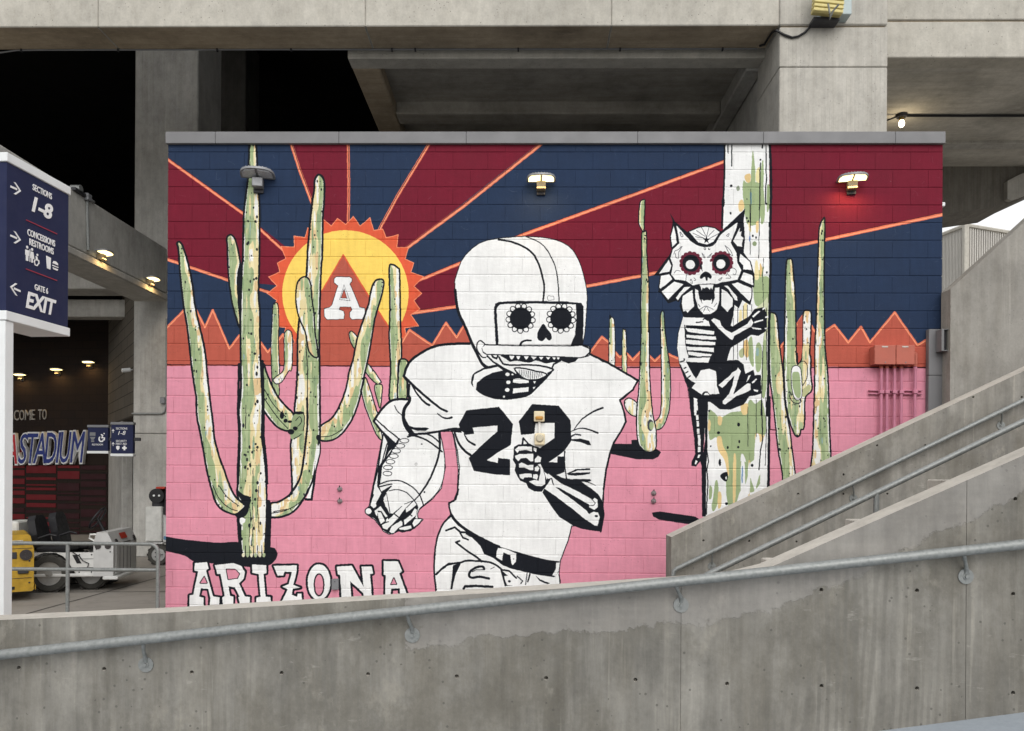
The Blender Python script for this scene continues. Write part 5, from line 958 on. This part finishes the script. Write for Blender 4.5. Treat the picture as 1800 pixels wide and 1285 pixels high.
def pipeat(px,y0,y1,mat,r=.0165):
    a=onwall(px,y0)-eo; c=onwall(px,y1)-eo; o=MB().tube([Vector((a.x,-.055,a.z)),Vector((a.x,-.055,c.z))],r,12).obj('conduit',mat,ec,True); MB().tube([Vector((a.x,-.055,a.z)),Vector((a.x,-.055,a.z-.035))],r*1.35,12).obj('coupling',TERM if y0<646 else mat,o,True)
    s=onwall(px,690)-eo; MB().bevbox(a.x-.026,a.x+.026,-.082,-.03,s.z-.02,s.z+.02,.006).obj('clamp',mat,o)
for px in (1545.5,1555.5,1568.5,1580.5): pipeat(px,643.5,830,PNKM)
pipeat(1604.5,646,830,PNKM)
a=onwall(1604.5,645)-eo; c=onwall(1604.5,623)-eo; MB().tube([Vector((a.x,-.055,a.z)),Vector((a.x,-.055,c.z)),Vector((a.x,-.03,c.z+.012)),Vector((a.x,0,c.z+.012))],.024,12).obj('conduit_elbow',TERM,ec,True); MB().bevbox(a.x-.014,a.x+.014,-.082,-.07,a.z+.015,c.z-.01,.005).obj('elbow_cover',TERM,ec)
for py in (686.5,692.5): a=onwall(1526,py)-eo; c=onwall(1619,py)-eo; MB().bevbox(a.x,c.x,-.036,-.001,a.z-.007,a.z+.007,.002).obj('strut_channel',PNKM,ec)
# grey duct box
dk=empty('metal_duct',onwall(1648,700)); dk.location.z=0; tag(dk,'grey sheet-metal duct covering the right end of the mural','duct'); do=Vector(dk.location)
a=onwall(1626.5,720)-do; c=onY(1676,579,YM-.06)-do
zs_=onwall(1648,661).z
MB().bevbox(a.x,c.x,-.07,-.002,.3,zs_-.002,.003).obj('lower_panel',MAT['coping'],dk); MB().bevbox(a.x,c.x,-.073,-.002,zs_+.002,c.z,.003).obj('upper_panel',MAT['coping'],dk)
q=onY(1655,617,YM-.2)-do; w_=onY(1673,578,YM-.2)-do
MB().bevbox(q.x,q.x+.03,-.2,-.075,q.z,w_.z,.003).obj('vent_side',MAT['coping'],dk); MB().bevbox(q.x+.03,w_.x,-.2,-.075,q.z,q.z+.012,.002).obj('vent_sill',MAT['coping'],dk); MB().bevbox(q.x+.03,w_.x,-.16,-.075,q.z+.012,w_.z-.012,.002).obj('vent_opening',MAT['dark_metal'],dk); MB().bevbox(q.x+.03,w_.x,-.2,-.075,w_.z-.011,w_.z,.002).obj('vent_top',MAT['coping'],dk)
# outlet boxes on the jersey
CRM=plain('cream plastic cover',(.72,.62,.42),.4,0,.1,20); ORG=plain('amber sensor lens',(.5,.25,.05),.25,0,.2,30); WHP=plain('white painted conduit',(.75,.74,.70),.5)
ob=empty('outlet_boxes',onwall(948,752)); tag(ob,'two cream outlet boxes joined by a pipe on the jersey number','outlet box'); oo=Vector(ob.location)
def ob_(x0,x1,y0,y1): a=onwall(x0,y1)-oo; c=onwall(x1,y0)-oo; return a,c
a,c=ob_(938.5,957,723.5,741.5); b1=MB().bevbox(a.x,c.x,-.07,0,a.z,c.z,.008).obj('upper_box',CRM,ob); m=(a.x+c.x)/2; MB().bevbox(m-.045,m+.045,-.088,-.071,a.z+.02,a.z+.06,.01).obj('sensor',ORG,b1)
a,c=ob_(939.5,957.5,762,783); b2=MB().bevbox(a.x,c.x,-.06,0,a.z,c.z,.012).obj('lower_box',CRM,ob); m=(a.x+c.x)/2; mz=(a.z+c.z)/2
MB().tube([(m,-.06,mz+.012),(m,-.09,mz+.012)],[.048,.034],18).obj('weather_cover',plain('clear weather cover',(.55,.5,.38),.2,0,.1,20),b2,True)
a,c=ob_(945,951,741.5,762); MB().tube([((a.x+c.x)/2,-.03,a.z),((a.x+c.x)/2,-.03,c.z)],.015,12).obj('pipe',WHP,ob,True)
# small wall anchors and the junction box on the lettering
for (x,y,l) in ((597.5,860,'upper small metal wall anchor left of the football'),(597.5,881,'lower small metal wall anchor left of the football'),(1149,867,'upper small metal wall anchor right of the elbow'),(1149,881,'lower small metal wall anchor right of the elbow')):
    k=empty('wall_anchor',onwall(x,y)); tag(k,l,'wall anchor','small metal wall anchors'); MB().tube([(0,0,0),(0,-.012,0),(0,-.06,-.004)],[.034,.032,.006],6).obj('cone',MAT['galv'],k); MB().tube([(0,-.02,.0),(0,-.022,.045)],.006,6).obj('pin',MAT['dark_metal'],k)
k=empty('junction_box',onwall(590.5,1026)); tag(k,'small grey junction box between the O and N of the lettering','electrical box'); MB().bevbox(-.037,.037,-.045,0,-.062,.06,.006).obj('box',MAT['grey_metal'],k); MB().bevbox(-.039,.039,-.052,-.046,-.064,.062,.003).obj('cover',MAT['grey_metal'],k); MB().disc((0,-.052,.03),(0,-1,0),.006,.003,8).obj('screw',MAT['dark_metal'],k)
# floodlight on the pier
YEL=plain('yellowed louvre plastic',(.62,.53,.22),.45,0,.12,12)
fl=empty('floodlight',onY(1470,10,YB)); tag(fl,'yellow louvred floodlight box high on the square pier','floodlight')
fo=Vector(fl.location); M1=Matrix.Rotation(R(6),4,'Y')
def fp(px,py): return onY(px,py,YB)-fo
a=onY(1462,25,YB-.2)-fo; MB().bevbox(a.x-.12,a.x+.26,-.2,-.0,a.z,a.z+.5,.008).obj('back_box',plain('pale blue grey metal',(.40,.47,.48),.5,.1,.1,6),fl)
a=onY(1434,23,YB-.32)-fo
for i in range(5): MB().bevbox(a.x,a.x+.38,-.32,-.205,a.z+i*.055,a.z+i*.055+.042,.006,M1).obj('louvre',YEL,fl)
MB().bevbox(a.x+.01,a.x+.37,-.27,-.201,a.z-.0,a.z+.4,.004,M1).obj('louvre_back',YEL,fl); q=onY(1452,29,YB-.19)-fo; MB().bevbox(q.x-.16,q.x+.18,-.19,-.01,q.z-.05,q.z+.0,.006).obj('tray',MAT['dark_metal'],fl)
MB().tube([q+Vector((-.05,-.2,.05)),q+Vector((-.02,-.18,-.06)),q+Vector((.0,-.12,-.1)),q+Vector((.03,-.16,-.02)),q+Vector((.08,-.22,.03))],.012,8).obj('loop_wire',MAT['galv'],fl,True)
cpt=[(1446,31),(1436,36),(1425,46),(1415,57),(1403,64),(1392,66),(1378,61),(1371,57),(1365.5,53.5),(1358,56),(1351,66),(1344,78),(1335,81)]
MB().tube([(onY(x,y,YB-.025) if x>1362 else onZ(x,y,zb-.018))-fo for x,y in cpt],.015,8).obj('cable',MAT['black'],fl,True)
# bare bulb fitting in the right bay
YQ=YR+1.75; p=onY(1585,190,YQ); k=empty('bulb_fitting',(p.x,YQ,zs)); tag(k,'lit bare bulb on black conduit under the right slab','lamp'); bo=Vector(k.location); 
MB().disc((0,0,0),(0,0,-1),.09,.05,18,.075).obj('base',MAT['dark_metal'],k,True); MB().tube([(0,0,-.05),(0,0,-.10)],.04,14).obj('socket',plain('brass collar',(.4,.3,.12),.4,.6),k,True)
bm_=MB(); prof=[(.028,-.10),(.038,-.12),(.045,-.145),(.04,-.175),(.025,-.195),(.004,-.205)]; bm_.tube([(0,0,z) for r,z in prof],[r for r,z in prof],14).obj('bulb',emissive('lit bulb',(1,.86,.62),9.0),k,True)
cd=onY(1880,192,YQ)-bo; MB().tube([(0.05,0,-.025),(4.0,0,-.025)],.02,8).obj('conduit',MAT['black'],k,True); e_=onY(1556,228,YQ-.0)-bo; MB().tube([(-.05,0,-.03),(-.3,-.0,-.12),(-.6,.0,-.36)],.014,8).obj('cable',MAT['black'],k,True)
ld=bpy.data.lights.new('bulb_glow','POINT'); ld.energy=3.0; ld.color=(1,.8,.5); ld.shadow_soft_size=.06; lo=bpy.data.objects.new('bulb_glow',ld); COL.objects.link(lo); lo.parent=k; lo.location=(0,0,-.3)
# ================================================================== VEHICLES
CW=plain('chipped white cart paint',(.62,.62,.60),.45,0,.14,7); CG=plain('grey white cowl paint',(.50,.50,.49),.5,0,.14,6); CY=plain('yellow cart paint',(.44,.27,.03),.5,0,.3,9); RIM=plain('dull rim metal',(.42,.42,.41),.45,.5,.2,10); LENS=plain('dark lamp lens',(.05,.045,.045),.2,0,.2,20); RED=plain('red plate',(.42,.05,.03),.5); DWH=plain('scuffed white body',(.56,.56,.53),.5,0,.2,9)
def wheel(name,parent,c,r,w,ax=(0,1,0),lug=True):
    c=Vector(c); h=Vector((0,w/2,0)); o=MB(); prof=[(.62,-.5),(.9,-.5),(1,-.32),(1,.32),(.9,.5),(.62,.5)]
    n=26; vs=[];fs=[]
    for i in range(n):
        t=math.tau*i/n
        for rr_,yy in prof: vs.append((c.x+r*rr_*math.cos(t),c.y+yy*w,c.z+r*rr_*math.sin(t)))
    m=len(prof)
    for i in range(n):
        for j in range(m-1): a=i*m+j; b=((i+1)%n)*m+j; fs.append((a,b,b+1,a+1))
    o.add(vs,fs)
    if lug:
        for i in range(n):
            t=math.tau*i/n; Mx=Matrix.Translation(c)@Matrix.Rotation(-t,4,'Y'); o.box(r*.97,r*1.035,-w*.5 if i%2 else -.05*w,.05*w if i%2 else w*.5,-.018,.018,Mx)
    t=o.obj(name,MAT['rubber'],parent); rim=MB().tube([c+Vector((0,-w*.42,0)),c+Vector((0,-w*.2,0)),c+Vector((0,w*.4,0))],[r*.63,r*.5,r*.6],20).obj('rim',RIM,t,True); MB().disc(c+Vector((0,-w*.2,0)),(0,-1,0),r*.2,.05,10).obj('hub',RIM,t,True)
    for i in range(5): a=math.tau*i/5; MB().disc(c+Vector((r*.33*math.cos(a),-w*.2,r*.33*math.sin(a))),(0,-1,0),.014,.03,6).obj('wheel_nut',MAT['dark_metal'],t)
    return t
# white utility cart
g=onZ(86,1042,0); wc=empty('utility_cart',g,R(9)); tag(wc,'white open utility cart with black seats and a boxy front cowl','utility cart')
Wd=.95
arch=[(-.26+.26+.30*math.cos(t)-.0,.26+.30*math.sin(t)) for t in [math.pi*(1-i/10) for i in range(11)]]
side=[(-.85,.34),(-.30,.30)]+[(x,z) for x,z in arch if z>.30]+[(.36,.24),(.58,.22),(.58,.55),(.34,.55),(-.85,.55)]
for nm,y0,y1 in (('side_panel',0,.06),('side_panel',Wd-.06,Wd)): MB().prism(side,'y',y0,y1).obj(nm,CW,wc)
MB().bevbox(-.85,.60,.062,Wd-.062,.30,.40,.01).obj('chassis',MAT['dark_metal'],wc); MB().bevbox(-.30,.58,.062,Wd-.062,.40,.43,.006).obj('floor_plate',MAT['black'],wc)
MB().bevbox(-.40,.56,-.01,.04,.215,.26,.01).obj('running_board',CW,wc)
cowl=MB().prism([(.58,.22),(.84,.22),(.84,.66),(.76,.83),(.62,.83),(.58,.70)],'y',-.02,Wd+.02).obj('front_cowl',CG,wc)
MB().bevbox(.842,.852,.06,Wd-.06,.24,.64,.004).obj('front_panel',CG,cowl); 
for y in (.10,Wd-.10): MB().disc((.838,y,.69),(1,0,.4),.042,.012,16).obj('headlight',LENS,cowl)
MB().add([(.822,.34,.71),(.822,.60,.71),(.785,.60,.789),(.785,.34,.789)],[(0,1,2,3)]).obj('red_plate',RED,cowl,M=Matrix.Translation((.006,0,.004))); MB().bevbox(.842,.853,.34,.66,.655,.668,.003).obj('slot',MAT['black'],cowl)
for i in range(2): MB().disc((.64+i*.13,-.02,.64),(0,-1,0),.042,.012,14).obj('side_reflector',LENS,cowl)
MB().tube([(.63,.0,.80),(.53,.0,.80),(.52,.0,.75),(.60,.0,.70)],.014,8).obj('grab_handle',CW,wc,True)
def seat(x,y,w_,h):
    s=MB().bevbox(x-.22,x+.22,y,y+w_,.54,.64,.035).obj('seat',MAT['black'],wc); Mx=Matrix.Translation((x-.2,0,.62))@Matrix.Rotation(R(-12),4,'Y')
    b=MB(); b.prism([(y+.02,0),(y+w_-.02,0),(y+w_,h*.4),(y+w_-.03,h*.85),(y+w_-.1,h),(y+.1,h),(y+.03,h*.85),(y,h*.4)],'x',-.05,.05,Mx).obj('backrest',MAT['black'],s); MB().tube([Mx@Vector((.07,y-.01,.12)),Mx@Vector((.22,y-.01,.14)),Mx@Vector((.30,y-.01,.10))],.016,8).obj('armrest',MAT['black'],s,True)
seat(.02,.02,.42,.44); seat(.10,.50,.42,.46)
MB().bevbox(-.85,-.28,.06,Wd-.06,.55,.66,.02).obj('battery_cover',MAT['black'],wc); MB().bevbox(-.62,-.42,.05,.5,.66,.98,.02).obj('white_box',DWH,wc)
st=MB().tube([(.66,.3,.72),(.52,.3,1.0)],.022,10).obj('steering_column',MAT['black'],wc,True)
import itertools
ring=[Matrix.Translation((.52,.3,1.01))@Matrix.Rotation(R(-58),4,'Y')@Vector((.17*math.cos(t),.17*math.sin(t),0)) for t in [math.tau*i/20 for i in range(21)]]
MB().tube(ring,.014,8,False).obj('steering_wheel',MAT['black'],st,True)
for a in (0,2.1,4.2): MB().tube([(.52,.3,1.0),Matrix.Translation((.52,.3,1.01))@Matrix.Rotation(R(-58),4,'Y')@Vector((.165*math.cos(a),.165*math.sin(a),0))],.009,6).obj('spoke',MAT['black'],st,True)
for x,y in ((0,.07),(0,Wd-.07),(.46,.30),(.46,Wd-.10)): wheel('wheel',wc,(x,y,.262 if x<.1 else .22),.262 if x<.1 else .22,.15)
for z in (.34,.46): MB().bevbox(.36,.575,-.004,.0,z,z+.006,.001).obj('panel_seam',MAT['dark_metal'],wc)
for x,z in ((.39,.28),(.55,.28),(.39,.52),(.55,.52),(.62,.30),(.80,.30),(.62,.60),(.80,.56)): MB().disc((x,-.021 if x>.58 else 0,z),(0,-1,0),.010,.005,8).obj('bolt_head',MAT['dark_metal'],wc)
MB().tube([(.30,-.005,.56),(.40,-.02,.50),(.44,-.02,.44),(.52,-.02,.40),(.50,-.02,.34)],.007,6).obj('loose_cable',MAT['black'],wc,True)
MB().prism([(.30,.52),(.36,.52),(.42,.40),(.36,.40)],'y',-.006,-.001).obj('step_opening',MAT['black'],wc)
for y in (.2,.35,.5,.65): MB().bevbox(.852,.857,y,y+.008,.26,.62,.001).obj('grille_line',MAT['dark_metal'],wc)
MB().bevbox(.70,.90,-.03,Wd+.03,.17,.22,.012).obj('front_bumper',CW,wc)
# yellow cart, mostly behind the sign post
g=onZ(56,1056,0); yc=empty('tow_cart',g,R(35)); tag(yc,'yellow industrial cart behind the sign post, only its end in view','utility cart')
body=MB().prism([(-1.5,.13),(.0,.13),(.02,.15),(.02,.66),(-.02,.84),(-.05,.86),(-.55,.86),(-.60,.60),(-1.5,.60)],'y',-.02,.86).obj('body',CY,yc)
MB().bevbox(.031,.045,.0,.84,.14,.2,.004).obj('bumper',CY,body); MB().disc((-.07,-.022,.60),(0,-1,0),.07,.02,20).obj('tail_lamp',LENS,body,True); MB().bevbox(-.36,-.17,-.032,-.021,.555,.64,.003).obj('label_plate',MAT['dark_metal'],body); MB().bevbox(-.36,-.10,-.032,-.021,.73,.79,.003).obj('label_plate',plain('worn white label',(.5,.45,.33),.6,0,.4,30),body)
MB().bevbox(-.16,-.04,-.05,-.021,.36,.42,.008).obj('tow_hook',MAT['dark_metal'],body); MB().bevbox(-.24,-.19,-.026,-.02,.16,.20,.002).obj('slot',MAT['black'],body)
MB().bevbox(-.40,.0,-.026,-.0205,.68,.686,.001).obj('panel_seam',MAT['dark_metal'],body); MB().bevbox(-.40,.0,-.026,-.0205,.30,.306,.001).obj('panel_seam',MAT['dark_metal'],body)
for x,z in ((-.03,.24),(-.03,.52),(-.36,.24),(-.36,.50)): MB().disc((x,-.02,z),(0,-1,0),.012,.006,8).obj('bolt_head',MAT['dark_metal'],body)
for x,y in ((-.9,.08),(-.9,.78)): wheel('wheel',yc,(x,y,.2),.2,.12)
# pale machine at the column
g=onZ(272,994,0); pm=empty('cleaning_machine',g,R(6)); tag(pm,'pale wheeled cleaning machine half hidden at the left end of the mural','machine')
MB().bevbox(-.17,.12,0,.5,.42,1.05,.02).obj('tank',DWH,pm); MB().bevbox(-.17,.14,-.01,.5,.38,.41,.01).obj('tank_band',CG,pm); MB().bevbox(.125,.6,.02,.5,.40,.93,.02).obj('rear_tank',CG,pm); MB().bevbox(.15,.6,.0,.02,.46,.52,.004).obj('blue_stripe',plain('blue stripe',(.10,.22,.36),.5),pm)
wheel('wheel',pm,(.06,.06,.19),.19,.13); wheel('wheel',pm,(.5,.4,.19),.19,.13)
hd=MB().tube([(.02,.0,1.24),(.02,.34,1.24)],[.13,.15],20).obj('motor',MAT['black'],pm,True)
for x in (-.02,.07): MB().disc((x,-.001,1.245),(0,-1,0),.018,.012,12).obj('gauge',MAT['white'],hd,True)
MB().tube([(.02,.15,1.04),(.02,.15,1.14)],.12,12).obj('motor_base',MAT['dark_metal'],pm,True); MB().bevbox(.0,.16,.02,.3,1.36,1.40,.01).obj('red_cap',RED,hd); MB().tube([(.22,.05,.9),(.25,.05,1.3),(.34,.05,1.75)],[.09,.10,.05],10).obj('black_cover',MAT['black'],pm,True)
bpy.context.view_layer.update()
